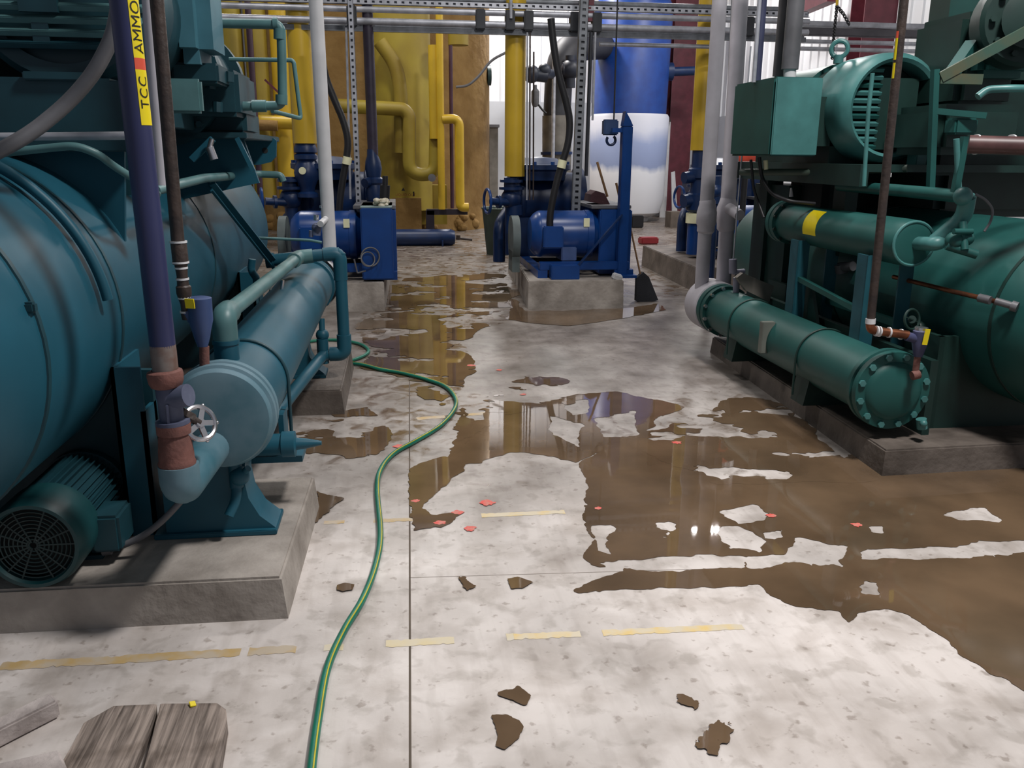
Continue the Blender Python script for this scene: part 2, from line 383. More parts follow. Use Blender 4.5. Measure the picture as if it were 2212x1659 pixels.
# ------------------------------------------------------------------ standing water
WZ = [.0016]
def water(polys, dry, label, seed, amp=.05, sc=4.0, step=.011, islands=0.0, kind=None, m_=None):
    A = np.array([p for q in polys for p in q]); x0, y0 = A.min(0)-.1; x1, y1 = A.max(0)+.1; x1 = min(x1, 6.5)
    ys = [y0]
    while ys[-1] < y1: ys.append(ys[-1]+max(step, step*.28*ys[-1]))
    ys = np.array(ys); xs = np.arange(x0, x1, max(step, (x1-x0)/520)); X, Y = np.meshgrid(xs, ys)
    f = np.full(X.shape, -9.0)
    for p in polys: f = np.maximum(f, sdf(X, Y, p))
    f = f+amp*2*fbm(X, Y, sc, seed)+min(amp, .03)*1.2*fbm(X, Y, sc*5, seed+7, 4)
    for p in dry: f = np.minimum(f, -(sdf(X, Y, p)+.045*2*fbm(X, Y, 10, seed+50)))
    if islands: f = np.minimum(f, .02+islands+.5*fbm(X, Y*1.6, 3.2, seed+90)*1.0)
    WZ[0] += .00025; z0 = WZ[0]
    me = bpy.data.meshes.new('puddle'); V = []; F = []; vid = {}
    def vert(key, p):
        if key not in vid: vid[key] = len(V); V.append(p)
        return vid[key]
    ny, nx = f.shape; pos = f > 0
    anyp = pos[:-1, :-1] | pos[1:, :-1] | pos[:-1, 1:] | pos[1:, 1:]
    for j, i in zip(*np.nonzero(anyp)):
        c = [(j, i), (j, i+1), (j+1, i+1), (j+1, i)]; out = []
        for k in range(4):
            a, b = c[k], c[(k+1) % 4]; fa, fb = f[a], f[b]
            if fa > 0: out.append(vert(a, (xs[a[1]], ys[a[0]], z0)))
            if (fa > 0) != (fb > 0):
                t = fa/(fa-fb); out.append(vert((min(a, b), max(a, b)), (xs[a[1]]+(xs[b[1]]-xs[a[1]])*t, ys[a[0]]+(ys[b[0]]-ys[a[0]])*t, z0)))
        if len(out) > 2: F.append(out)
    me.from_pydata([tuple(map(float, v)) for v in V], [], F); me.materials.append(m_ or WATER)
    for p in me.polygons: p.use_smooth = True
    o = bpy.data.objects.new('puddle', me); COL.objects.link(o)
    return tag(o, label, 'puddle', None, kind)
main = fl([(1245, 1000), (1275, 1050), (1262, 1110), (1285, 1165), (1255, 1205), (1275, 1222), (1340, 1232), (1270, 1262), (1255, 1278), (1640, 1262), (1690, 1302), (1760, 1318), (1815, 1322), (1834, 1348), (1850, 1320), (1910, 1310), (1970, 1328), (2030, 1375), (2080, 1425), (2212, 1490), (2500, 1570), (2900, 1400), (2700, 1000), (2212, 1000), (1906, 1026), (1850, 985), (1790, 1000), (1700, 1035), (1560, 1035), (1450, 1000), (1400, 960), (1330, 955)])
dry = [fl(p) for p in (
 [(1300, 1218), (1450, 1206), (1600, 1204), (1600, 1226), (1450, 1230), (1330, 1234)],
 [(1690, 1200), (1725, 1165), (1830, 1180), (1815, 1222), (1700, 1218), (1620, 1226), (1620, 1205)],
 [(1855, 1192), (2000, 1182), (2260, 1164), (2260, 1192), (1990, 1208), (1860, 1210)],
 [(1560, 1140), (1595, 1140), (1660, 1168), (1640, 1192), (1575, 1186)],
 [(1550, 1105), (1640, 1090), (1660, 1128), (1600, 1130)],
 [(2030, 1115), (2130, 1095), (2160, 1130)], [(1284, 1140), (1318, 1136), (1312, 1195), (1290, 1190)],
 [(1866, 1254), (1900, 1258), (1895, 1282), (1868, 1280)], [(1420, 1130), (1450, 1122), (1470, 1145), (1440, 1160)],
 [(1880, 1140), (1905, 1138), (1902, 1152), (1880, 1154)], [(1640, 1150), (1690, 1145), (1690, 1165), (1650, 1166)])]
water([main], dry, 'wide brown puddle covering the middle of the aisle in front of the green machine', 3, .05, 4.0)
water([fl([(1055, 885), (1140, 880), (1240, 850), (1330, 845), (1400, 862), (1480, 880), (1420, 900), (1400, 950), (1320, 965), (1245, 1005), (1180, 985), (1100, 975), (1040, 1000), (960, 1010), (985, 950), (1030, 920)])],
      [fl([(1220, 868), (1265, 864), (1270, 892), (1235, 900)]), fl([(1290, 905), (1370, 890), (1380, 940), (1300, 945)]), fl([(1190, 900), (1260, 915), (1250, 965), (1195, 940)])],
      'puddle mirroring the white wall between the hose and the green machine', 8, .05, 4.5)
water([fl([(1300, 975), (1400, 930), (1500, 905), (1600, 855), (1700, 875), (1790, 955), (1900, 1040), (1760, 1048), (1560, 1045), (1440, 1000), (1340, 965)])],
      [fl([(1425, 895), (1505, 890), (1510, 912), (1430, 915)])], 'broken patches of water between the wide puddle and the long right plinth', 57, .1, 3.5, .014, islands=.03)
water([fl([(1000, 880), (1060, 850), (1150, 800), (1240, 830), (1240, 870), (1120, 890), (1050, 930), (980, 960)])], [], 'broken patches of water just right of the hose bend', 61, .1, 5, .014, islands=-.02)
water([fl([(640, 905), (790, 880), (860, 940), (800, 1000), (700, 985), (640, 960)])], [], 'broken patches of water between the two left plinths and the hose', 63, .1, 5, .014, islands=-.01)
water([fl([(887, 1010), (960, 985), (1010, 1005), (960, 1050), (915, 1090), (925, 1115), (1000, 1108), (960, 1135), (893, 1148), (887, 1080)])], [], 'narrow puddle along the floor joint right of the green hose', 12, .03, 6)
water([fl([(850, 600), (1095, 585), (1120, 650), (1040, 700), (1005, 745), (1010, 830), (960, 880), (905, 850), (780, 800), (770, 700)])], [], 'thin film of water mirroring the yellow vessel behind the hose', 21, .25, 1.6, .02, islands=.02)
water([fl([(1100, 640), (1140, 672), (1345, 668), (1420, 655), (1440, 670), (1330, 690), (1230, 705), (1150, 700), (1095, 690)])], [], 'puddle lying against the foot of the middle concrete plinth', 23, .08, 3, .02)
water([fl([(1078, 1497), (1110, 1490), (1122, 1480), (1130, 1492), (1146, 1504), (1136, 1526), (1110, 1516), (1076, 1502)])], [], 'small crown shaped puddle at the bottom of the picture', 31, .006, 20, .006)
water([fl([(1062, 1548), (1090, 1545), (1122, 1560), (1130, 1572), (1118, 1598), (1090, 1622), (1068, 1614), (1076, 1590)])], [], 'small crescent puddle just below the crown shaped one', 33, .006, 20, .006)
water([fl([(1458, 1500), (1490, 1502), (1522, 1530), (1500, 1536), (1470, 1518)])], [], 'small splashed puddle right of the crown shaped one', 35, .02, 22, .006)
water([fl([(1510, 1610), (1525, 1590), (1550, 1556), (1580, 1580), (1575, 1610), (1550, 1600), (1560, 1640), (1530, 1632)])], [], 'splashed puddle at the bottom right of the two small puddles', 37, .025, 24, .006)
water([fl([(1096, 1252), (1120, 1248), (1152, 1260), (1130, 1272), (1104, 1274)])], [], 'small oval puddle above the faint yellow line', 39, .008, 15, .006)
water([fl([(990, 1250), (1005, 1246), (1012, 1260), (1030, 1268), (1010, 1276), (1000, 1268)])], [], 'scattered droplets of water left of the small oval puddle', 41, .012, 30, .005)
water([fl([(684, 1064), (720, 1072), (748, 1078), (715, 1100), (690, 1130), (672, 1150)])], [], 'dark puddle beside the corner of the near left plinth', 43, .02, 9, .008)
water([fl([(728, 1266), (745, 1261), (766, 1265), (762, 1276), (740, 1280), (728, 1276)])], [], 'small round puddle left of the green hose', 45, .004, 12, .005)

# ------------------------------------------------------------------ concrete plinths
def plinth(q, h, label, m=CONC, taper=.012, base=0):
    mb = MB(); c = sum((Vector((x, y, 0)) for x, y in q), Vector())/4
    lo = [mb.bm.verts.new((x, y, base)) for x, y in q]
    hi = []
    for x, y in q:
        d = Vector((x, y, 0))-c; d.normalize(); hi.append(mb.bm.verts.new((x-d.x*taper*1.4, y-d.y*taper*1.4, h)))
    mb.bm.faces.new(hi)
    for i in range(4): mb.bm.faces.new([lo[i], lo[(i+1) % 4], hi[(i+1) % 4], hi[i]])
    mb.bm.faces.new(lo[::-1])
    es = [e for e in mb.bm.edges if all(v in hi for v in e.verts)]
    bmesh.ops.bevel(mb.bm, geom=es, offset=.008, segments=2, affect='EDGES')
    return solo('concrete_plinth', mb, m, label, 'plinth', 'concrete machine plinths')
plinth([(-.398, 2.63), (-.375, 3.56), (-2.5, 3.56), (-2.5, 2.66)], .15, 'pale concrete plinth nearest the camera under the teal machine')
plinth([(-.345, 4.96), (-.345, 6.1), (-2.5, 6.1), (-2.5, 4.96)], .15, 'second concrete plinth under the far end of the teal oil cooler', CONCD)
plinth([(2.30, 3.64), (2.42, 6.35), (4.6, 6.35), (4.6, 3.72)], .13, 'long damp concrete plinth under the green machine on the right', CONCD)
plinth([(1.27, 8.41), (2.25, 8.40), (2.45, 11.5), (1.46, 11.5)], .28, 'streaked concrete plinth under the middle blue pump')
plinth([(-1.3, 8.44), (-.149, 8.43), (-.1, 11.5), (-1.3, 11.5)], .28, 'concrete plinth under the left blue pump')
plinth([(3.32, 9.3), (4.4, 9.3), (4.5, 11.8), (3.4, 11.8)], .28, 'dark concrete plinth under the right blue pump', CONCD)

# ------------------------------------------------------------------ teal compressor unit (left)
Yx = Vector((0, 1, 0)); Xx = Vector((1, 0, 0)); Zx = Vector((0, 0, 1))
U = thing('compressor_unit', (-1.53, 4.5, .15), 'big teal screw compressor machine on two plinths at the left', 'compressor')
XS, ZS, RS = -1.53, .95, .56
sep = part('separator_vessel', MB().lathe((XS, 0, ZS), Yx, [(1.98, 0), (2.0, .16), (2.06, .32), (2.17, .46), (2.3, .535), (2.45, RS), (6.7, RS), (6.83, .53), (6.95, .44), (7.03, .28), (7.06, 0)], 64), TEAL, U)
for y in (2.45, 3.12, 4.74): part('weld_seam', MB().lathe((XS, 0, ZS), Yx, [(y-.012, RS-.01), (y-.010, RS+.004), (y+.010, RS+.004), (y+.012, RS-.01)], 64), TEALD, sep)
def arc(c, ax, R, r, a0, a1, n=24):
    return [Vector(c)+Vector((math.cos(math.radians(a)), 0, math.sin(math.radians(a))))*R for a in np.linspace(a0, a1, n)]
part('clamp_band', MB().pipe(arc((XS, 2.92, ZS), Yx, RS+.03, 0, 8, 125, 40), .017, 0), TEAL, sep)
part('pipe_clip', MB().box(at(57, 664, 2.43), (.05, .03, .03), None, .006), TEALD, sep)
part('pipe_clip', MB().box(at(216, 592, 3.1), (.05, .03, .03), None, .006), TEALD, sep)
# supports
for y in (3.02, 5.5):
    part('support_leg', MB().bb((-1.0, y, .15), (-.9, y+.014, .78)).bb((-1.0, y, .15), (-.986, y+.3, .78)).bb((-.914, y, .15), (-.9, y+.3, .62)), TEAL, U)
    part('saddle', MB().prism([(-2.0, y+.12, .15), (-.9, y+.12, .15), (-.9, y+.12, .74)] + [p+Vector((0, y+.12-p.y, 0)) for p in arc((XS, 0, ZS), Yx, RS-.01, 0, -22, -158)] + [(-2.15, y+.12, .74)], (0, .03, 0)), TEALD, U)
# deck above the separator
part('deck_beam', MB().bb((-2.6, 3.3, 1.5), (at(290, 200, 3.3).x, 3.42, at(150, 172, 3.3).z), .004).bb((-2.6, 3.3, 1.72), (-.98, 6.4, 1.745)).bb((-1.0, 3.42, 1.60), (-.94, 6.4, 1.74), .004), TEALD, U)
for y in (3.5, 5.2): part('deck_web', MB().bb((-2.2, y, 1.34), (-.98, y+.03, 1.62)), TEALD, U)
p0, p1 = at(226, 300, 3.4), at(275, 575, 3.4)
part('bracket_plate', MB().prism([at(-250, 296, 3.4), at(268, 290, 3.4), at(270, 560, 3.4), at(256, 575, 3.4), at(205, 490, 3.4), at(150, 420, 3.4), at(20, 372, 3.4), at(-250, 372, 3.4)], (0, .02, 0)), TEAL, U)
part('motor_pad', MB().bb(at(48, 172, 3.28), at(192, 156, 3.28)+Vector((0, .4, 0)), .004), TEALD, U)
# electric motor, its louvred end facing the aisle
mc = at(128, -18, 3.42)
mo = part('main_motor', MB().lathe(mc, Yx, [(-.0, 0), (0, .27), (.0, .30), (.06, .31), (.3, .31), (.3, .285), (1.1, .285), (1.1, 0)], 48), TEALD, U)
part('dark_filler', MB().bb((-3.0, 3.7, 1.72), (-1.5, 4.4, 2.05)), TEALD, U)  # added dark block that fills the gap left of the motor
part('end_ring', MB().lathe(mc, Yx, [(-.03, .24), (-.035, .29), (0, .315), (.05, .315), (.05, .24)], 48), TEALD, mo)
for i, py in enumerate((14, 42, 70, 96)):
    h = mc.z - at(128, py, 3.37).z; hw = math.sqrt(max(.0, .295**2-h*h))
    part('louvre', MB().box((mc.x, 3.37, mc.z-h), (hw*2, .03, .022), (.5, 0, 0), .003), TEALL if i < 3 else TEALD, mo)
part('louvre_post', MB().bb(at(72, 92, 3.36), at(102, 44, 3.36)+Vector((0, .02, 0))), TEALD, mo)
part('nameplate', MB().bb(at(40, 24, 3.345), at(120, -10, 3.345)+Vector((0, .02, 0))), TEALD, mo)
# terminal box
tb = MB().bb(at(358, 134, 3.95), Vector((at(452, 60, 3.95).x, 4.32, 2.55)), .06)
tbx = part('terminal_box', tb, mat('lit_teal', (62, 112, 126), .55, rgb2=(48, 94, 108), scale=4), U)  # light falling on the box is put into this paler teal
part('box_flange', MB().bb(at(372, 178, 4.05), at(470, 136, 4.05)+Vector((0, .3, 0)), .01), TEALD, tbx)
# compressor casing with flanges
cc = Vector((-1.12, 0, 1.83))
cas = part('compressor_casing', MB().lathe(cc, Yx, [(4.15, 0), (4.15, .2), (4.22, .24), (4.4, .24), (4.4, .31), (4.48, .31), (4.48, .26), (5.0, .27), (5.0, .32), (5.08, .32), (5.08, .27), (5.6, .25), (5.7, .2), (5.7, 0)], 36), TEALD, U)
for k in range(8):
    a = math.pi*2*k/8; part('flange_bolt', MB().cyl(cc+Vector((.285*math.cos(a), 4.37, .285*math.sin(a))), cc+Vector((.285*math.cos(a), 4.51, .285*math.sin(a))), .016, seg=6), TEALD, cas)
part('suction_block', MB().bb(at(392, 250, 4.3), at(512, 150, 4.3)+Vector((0, .5, 0)), .02), TEALD, cas)
part('side_flange', MB().bb(at(500, 196, 4.7), at(523, 171, 4.7)+Vector((0, .25, 0)), .006).cyl(at(480, 184, 4.82), at(512, 184, 4.82), .06), TEALD, cas)
part('valve_block', MB().bb(at(420, 290, 4.5), at(530, 236, 4.5)+Vector((0, .4, 0)), .02), TEALD, cas)
for (px, py) in ((400, 190), (455, 180), (430, 215), (470, 230), (495, 165)):
    part('fitting', MB().cyl(at(px, py+12, 4.25), at(px, py-10, 4.25), .022, seg=8), TEALD, cas)
part('base_plate', MB().bb(at(350, 298, 4.4), at(532, 286, 4.4)+Vector((0, 1.2, 0)), .004), TEALD, cas)
# coupling guard, thin pale panel
part('coupling_guard', MB().bb(at(208, 242, 3.62), at(432, 170, 3.62)+Vector((0, .04, 0)), .01), TEALL, U)
# compressor support webs and lifting lug
part('support_web', MB().prism([at(352, 298, 4.6), at(525, 298, 4.6), at(560, 395, 4.6), at(352, 440, 4.6)], (0, .03, 0)), TEAL, U)
part('gusset', MB().bar(at(460, 300, 4.3), at(415, 345, 4.3), .03, .03), TEAL, U); part('gusset', MB().bar(at(512, 298, 4.4), at(548, 370, 4.4), .025, .02), TEAL, U)
lug = MB(); Yl = 5.3
pts = [at(*p, Yl) for p in ((520, 299), (590, 298), (597, 304), (596, 338), (585, 350), (560, 356), (520, 358))]
lug.prism(pts, (0, .03, 0)); part('lifting_lug', lug, TEAL, U)
part('lug_hole', MB().cyl(at(573, 325, Yl-.002), at(573, 325, Yl+.001), .016), DARK, U)
part('plug', MB().cyl(at(452, 318, 4.25), at(462, 345, 4.25), .02).cyl(at(458, 300, 4.25), at(452, 322, 4.25), .012), STEEL, U, 'bright worn steel plug')
# pipes of the unit
part('oil_pipe', MB().pipe([at(430, 231, 4.4), at(611, 228, 4.4), at(607, 52, 4.4), at(470, 50, 4.4)], .0215, .04), TEALL, U)
for a, b in (((604, 85), (604, 62)), ((608, 205), (608, 226)), ((590, 51), (600, 51)), ((545, 229), (575, 229))):
    part('pipe_elbow', MB().cyl(at(*a, 4.4), at(*b, 4.4), .028), TEALL, U)
part('gauge_pipe', MB().pipe([at(495, 128, 4.8), at(634, 130, 4.8), at(650, 256, 4.8), at(588, 240, 4.6)], .011, .02), TEALL, U)
part('side_pipe', MB().pipe([at(335, 411, 3.4), at(440, 385, 4.1), at(556, 376, 5.2), at(606, 378, 5.2), at(612, 392, 5.2)], .02, .03), TEALL, U)
part('small_tube', MB().pipe([at(545, 372, 5.0), at(535, 330, 4.7), at(512, 296, 4.5)], .008), TEALD, U)
part('bright_tube', MB().pipe([at(-60, 296, 3.05), at(286, 293, 3.05)], .0135), GALV, U, 'bright bare metal tube')
part('bent_tube', MB().pipe([at(-40, 336, 2.98), at(80, 322, 2.98), at(165, 314, 2.98), at(215, 334, 3.0), at(240, 355, 3.05), at(292, 388, 3.1), at(340, 420, 3.3)], .013, .06), TEALL, U)
part('drain_tube', MB().pipe([at(545, 560, 5.3), at(542, 585, 5.3), at(556, 602, 5.3), at(548, 640, 5.3)], .022, .03), TEAL, U)
part('sight_rod', MB().pipe([at(560, 514, 5.6), at(670, 519, 5.6), at(695, 524, 5.6)], .009), TEALL, U)
part('diagonal_brace', MB().bar(at(452, 398, 4.3), at(590, 574, 5.3), .075, .012, (1, 0, .4)).bar(at(458, 396, 4.28), at(597, 570, 5.28), .012, .03, (1, 0, .4)), TEAL, U)

# ------------------------------------------------------------------ teal oil cooler beside it
XC, ZC = -.617, .628
K = thing('oil_cooler', (XC, 4.4, .15), 'long teal oil cooler vessel along the left side of the aisle', 'vessel')
sh = part('shell', MB().lathe((XC, 0, ZC), Yx, [(2.98, .165), (6.02, .165)], 48), TEAL, K)
part('shell_seam', MB().lathe((XC, 0, ZC), Yx, [(3.38, .16), (3.385, .168), (3.40, .168), (3.405, .16)], 48), TEALD, sh)
part('near_head', MB().lathe((XC, 0, ZC), Yx, [(2.86, 0), (2.857, .13), (2.865, .165), (2.88, .172), (2.895, .172), (2.9, .182), (2.93, .182), (2.935, .174), (2.95, .174), (2.955, .182), (2.985, .182), (2.99, .165)], 56), TEALF, K, 'frosted pale round head')
part('far_flange', MB().lathe((XC, 0, ZC), Yx, [(5.9, .165), (5.9, .18), (5.96, .18), (5.965, .172), (5.985, .172), (5.99, .18), (6.05, .18), (6.05, 0)], 48), TEAL, K)
part('end_insulation', MB().lathe((XC, 0, ZC), Yx, [(6.05, .195), (6.2, .195), (6.26, .16), (6.28, 0)], 36), WHITE, K, 'white insulated far end')
# saddle feet
def foot(y, nm='foot'):
    w_ = [(-.9, .17), (-.5, .17), (-.545, .215), (-.575, .28), (-.585, .36), (-.57, .47), (XC, .49), (-.74, .52), (-.9, .5)]
    w_ = [(-.86, .17), (-.475, .17), (-.53, .22), (-.565, .29), (-.575, .36), (-.56, .48), (-.7, .49), (-.86, .46)]
    f = part(nm, MB().prism([(x, y+.02, z) for x, z in w_], (0, .16, 0)), TEAL, K)
    part('foot_plate', MB().bb((-.9, y, .15), (-.47, y+.2, .17), .003), TEAL, f)
foot(2.97); foot(5.25)
# strap with its bracket
part('strap', MB().pipe([Vector((XC-.17, 3.36, ZC-.3))]+[p+Vector((0, 3.36-p.y, 0)) for p in arc((XC, 0, ZC), Yx, .17, 0, 180, 0)]+[Vector((XC+.17, 3.36, ZC-.33))], .007, 0), TEALD, K)
part('strap_bracket', MB().bb((XC-.2, 3.25, ZC-.30), (XC+.22, 3.45, ZC-.275)).bb((XC+.13, 3.3, ZC-.28), (XC+.15, 3.42, ZC-.12)), TEAL, K)
# side nozzle with a tapered plug
n0 = at(545, 962, 3.22); yz = (3.22, n0.z)
xs = [at(p, 962, 3.22).x for p in (545, 608, 610, 638, 641, 662, 695)]
part('side_nozzle', MB().lathe((0, 3.22, n0.z), Xx, [(xs[0]-.1, .042), (xs[1], .042), (xs[2], .05), (xs[3], .05), (xs[4], .024), (xs[5], .02), (xs[6], .008), (xs[6], 0)], 24), TEAL, K)
# pipe loop
tn = part('top_nozzle', MB().cyl((XC, 3.08, .76), (XC, 3.08, .86), .043).cyl((XC, 3.08, .845), (XC, 3.08, .86), .047), TEAL, K)
lp = [Vector((XC, 3.08, .86)), Vector((XC, 3.08, .945)), Vector((-.59, 5.2, .905)), Vector((-.35, 5.22, .925)), Vector((-.345, 5.2, .315)), Vector((-.475, 5.2, .31)), Vector((-.6, 3.7, .34)), Vector((-.7, 3.5, .4))]
part('oil_pipe', MB().pipe(lp[:4][1:3], .031), TEALL, K)
part('pipe_elbow', MB().pipe([lp[0], lp[1]+Vector((0, 0, .0)), lp[1]+(lp[2]-lp[1]).normalized()*.09], .043, .07), TEALL, K)
part('pipe_elbow', MB().pipe([lp[2]+(lp[1]-lp[2]).normalized()*.2, lp[2], lp[2]+(lp[3]-lp[2])*.35], .042, .09), TEALL, K)
part('oil_pipe', MB().pipe([lp[2], lp[3]], .036), TEAL, K)
part('pipe_elbow', MB().pipe([lp[3]+(lp[2]-lp[3])*.4, lp[3], lp[3]+Vector((0, 0, -.16))], .042, .07), TEAL, K)
part('oil_pipe', MB().pipe([lp[3], lp[4]], .036), TEAL, K)
part('pipe_elbow', MB().pipe([lp[4]+Vector((0, 0, .12)), lp[4], lp[4]+Vector((-.09, 0, 0))], .044, .06), TEAL, K)
part('oil_pipe', MB().pipe([lp[4], lp[5], lp[6], lp[7]], .034, .06), TEAL, K)
part('pipe_tee', MB().cyl(lp[5]+Vector((0, 0, -.05)), lp[5]+Vector((0, 0, .1)), .035).sphere(lp[5]+Vector((0, .02, .12)), .04).cyl(lp[5]+Vector((0, 0, .1)), lp[5]+Vector((0, .03, .22)), .018), TEAL, K)
part('branch_fitting', MB().cyl(at(577, 563, 5.25), at(648, 556, 5.25), .036).cyl(at(575, 563, 5.25), at(592, 562, 5.25), .045), TEAL, K)
part('drain_valve', MB().cyl((-.60, 2.98, .46), (-.60, 2.98, .34), .024).sphere((-.585, 2.97, .385), .036).pipe([(-.60, 2.98, .36), (-.60, 2.96, .3), (-.625, 2.93, .25)], .018).cyl((-.585, 2.97, .385), (-.55, 2.95, .42), .012), TEAL, K)
# inlet elbow out of the near head
eb = at(386, 1010, 2.58); ed = (at(375, 925, 2.58)-at(384, 1012, 2.58)).normalized()
part('inlet_elbow', MB().pipe([(XC-.03, 2.88, eb.z-.035), eb-ed*.068, eb+ed*.012], .06, .1, 24), TEALF, K, 'frosted elbow below the valve')
part('yellow_label', MB().bb(at(636, 628, 5.4), at(648, 620, 5.4)+Vector((0, .1, 0))), TAG, K)
part('level_pot', MB().cyl(at(615, 690, 4.9), at(625, 632, 4.9), .11), TEALD, K)
part('level_pot_stem', MB().cyl(at(607, 640, 4.7), at(611, 605, 4.7), .009), STEEL, K)

# ------------------------------------------------------------------ upright pipes at the left
VY = 2.58
V = thing('refrigerant_pipe', at(375, 1000, VY), 'navy upright pipe with yellow lettered tape at the left', 'pipe')
c0, c1 = at(384, 1012, VY), at(375, 925, VY)
part('reducer_coupling', MB().lathe(c0, c1-c0, [(0, 0), (0, .052), (.02, .056), (.03, .052), (.05, .052), (.10, .047), (.112, .044), (.115, .05), (.145, .05), (.15, .04), (.15, 0)], 28), RUST, V, 'rusty brown coupling')
v0, v1 = at(374, 915, VY), at(361, 835, VY); d = v1-v0
vb = part('valve_body', MB().lathe(v0, d, [(0, .05), (.012, .05), (.014, .036), (d.length*.6, .034), (d.length*.75, .036), (d.length, .034)], 24).cyl(v0+d*.68, v0+d*.72+Vector((.062, -.02, .01)), .034).box(v0+d*.3+Vector((.0, -.034, 0)), (.008, .02, .07), None, .002), mat('iced_blue_valve', (92, 98, 118), .6, rgb2=(62, 66, 92), scale=12), V, 'iced valve body')
part('upper_coupling', MB().lathe(at(361, 837, VY), d, [(0, .034), (.005, .044), (.018, .05), (.04, .052), (.05, .05), (.054, .042), (.056, .036)], 28), RUST, V, 'rusty brown coupling')
b0, b1 = at(358, 805, VY), at(262, -40, VY); b2 = b1+(b1-b0)*.75
part('pipe_length', MB().cyl(b0, b2, .0365, seg=32), NAVY, V)
part('iced_end', MB().lathe(b0, b2-b0, [(0, .0368), (.06, .037), (.085, .0366)], 28), mat('rusty_ice', (120, 112, 108), .6, rgb2=(96, 62, 48), scale=16), V, 'rust and ice stained end')
hw = at(431, 914, 2.62); ax = Vector((.66, -.62, .42)).normalized(); hs = v0+d*.45
part('valve_stem', MB().cyl(hs, hw, .012).cyl(hs+(hw-hs)*.35, hs+(hw-hs)*.75, .02, seg=6), IRON, vb)
hd = MB().torus(hw, ax, .052, .008, 40, 8); hu, hv = frame(ax)
for k in range(5):
    a = 2*math.pi*k/5+.4; r_ = hu*math.cos(a)+hv*math.sin(a); hd.bar(hw+r_*.008, hw+r_*.05, .017, .007, ax)
    hd.sphere(hw+r_*.058, .007, seg=8)
hd.lathe(hw-ax*.008, ax, [(0, 0), (0, .016), (.018, .014), (.018, 0)], 16)
part('handwheel', hd, STEEL, vb, 'bright steel five spoke handwheel')
# tape wrapped on the pipe: yellow, orange, yellow with lettering
pd = (b2-b0).normalized(); side = Vector((.93, -.36, 0)); side = (side-pd*side.dot(pd)).normalized(); tv = pd.cross(side)
def tape(pa, pb, rgbm, nm, par, lab=None, half=38):
    mb = MB(); t0 = (at(pa[0], pa[1], VY)-b0).dot(pd); t1 = (at(pb[0], pb[1], VY)-b0).dot(pd); n = 12; R = .0373
    A = []; B = []
    for k in range(n+1):
        a = math.radians(-half+2*half*k/n); o = (side*math.cos(a)+tv*math.sin(a))*R
        A.append(mb.bm.verts.new(b0+pd*t0+o)); B.append(mb.bm.verts.new(b0+pd*t1+o))
    for k in range(n): mb.bm.faces.new([A[k], A[k+1], B[k+1], B[k]])
    return part(nm, mb, rgbm, par, lab)
t1 = tape((316, 271), (308, 152), TAG, 'marker_tape', V, 'yellow tape printed TCC')
tape((308, 152), (305, 127), ORANGE, 'marker_tape', V, 'orange band of tape')
t2 = tape((305, 127), (285, -90), TAG, 'marker_tape', V, 'yellow tape printed AMMONIA')
def text_on_pipe(txt, par, px, py, size, shift=.002, gap=1.0):
    # letters bent around the pipe, reading upwards
    cu = bpy.data.curves.new('lettering', 'FONT'); cu.body = txt; cu.size = size; cu.align_x = 'LEFT'; cu.align_y = 'CENTER'; cu.space_character = gap; cu.resolution_u = 3
    o = bpy.data.objects.new('lettering_source', cu); COL.objects.link(o); dg = bpy.context.evaluated_depsgraph_get(); me = bpy.data.meshes.new_from_object(o.evaluated_get(dg)); bpy.data.objects.remove(o)
    t0 = (at(px, py, VY)-b0).dot(pd); org = wloc(par)
    bm = bmesh.new(); bm.from_mesh(me); bmesh.ops.triangulate(bm, faces=bm.faces); bmesh.ops.subdivide_edges(bm, edges=bm.edges, cuts=2)
    for v in bm.verts:
        a = (v.co.y)/.0385+shift; v.co = b0+pd*(t0+v.co.x)+(side*math.cos(a)-tv*math.sin(a)*TS)*.0381-org
    bm.to_mesh(me); bm.free(); me.name = 'lettering'; me.materials.clear(); me.materials.append(INK)
    q = bpy.data.objects.new('lettering', me); COL.objects.link(q); q.parent = par; return q
TS = 1
text_on_pipe('TCC', t1, 312, 236, .04, .12, 1.1); text_on_pipe('AMMONIA', t2, 302, 118, .044, .12, 1.0)

# brown relief line with its valve
BY = 2.95
B = thing('relief_line', at(440, 800, BY), 'dark brown threaded pipe with white taped couplings beside the navy pipe', 'pipe')
a0, a1 = at(384, 520, BY), at(337, -20, BY); part('pipe_length', MB().cyl(a0, a1+(a1-a0)*.6, .021), IRON, B)
q0, q1 = at(404, 690, BY), at(385, 520, BY); dq = q1-q0; L = dq.length
part('coupling_stack', MB().lathe(q0, dq, [(0, .016), (.1*L, .019), (.12*L, .016), (.2*L, .016), (.24*L, .019), (.34*L, .025), (.42*L, .025), (.44*L, .02), (.56*L, .018), (.7*L, .021), (.71*L, .026), (.97*L, .026), (L, .022)], 12), IRON, B)
for f, rr in ((.985, .0275), (.73, .027), (.66, .021), (.52, .021), (.28, .0215), (.1, .02)):
    part('thread_tape', MB().cyl(q0+dq*(f-.012), q0+dq*(f+.012), rr), WHITE, B)
rv = thing('relief_valve', at(440, 800, 2.95), 'blue relief valve with yellow seal tag on top of the teal cooler', 'valve')
w0, w1 = at(442, 800, 2.95), at(441, 748, 2.95); part('valve_stem', MB().cyl(w0, w1, .0165), RUST, rv, 'bare copper brown stem')
part('union_nut', MB().cyl(at(442, 818, 2.95), at(441, 799, 2.95), .024).cyl(at(441, 801, 2.95), at(441, 794, 2.95), .0175), mat('bright_blue_union', (60, 100, 170), .4), rv)
w2, w3 = at(438, 748, 2.95), at(431, 655, 2.95)
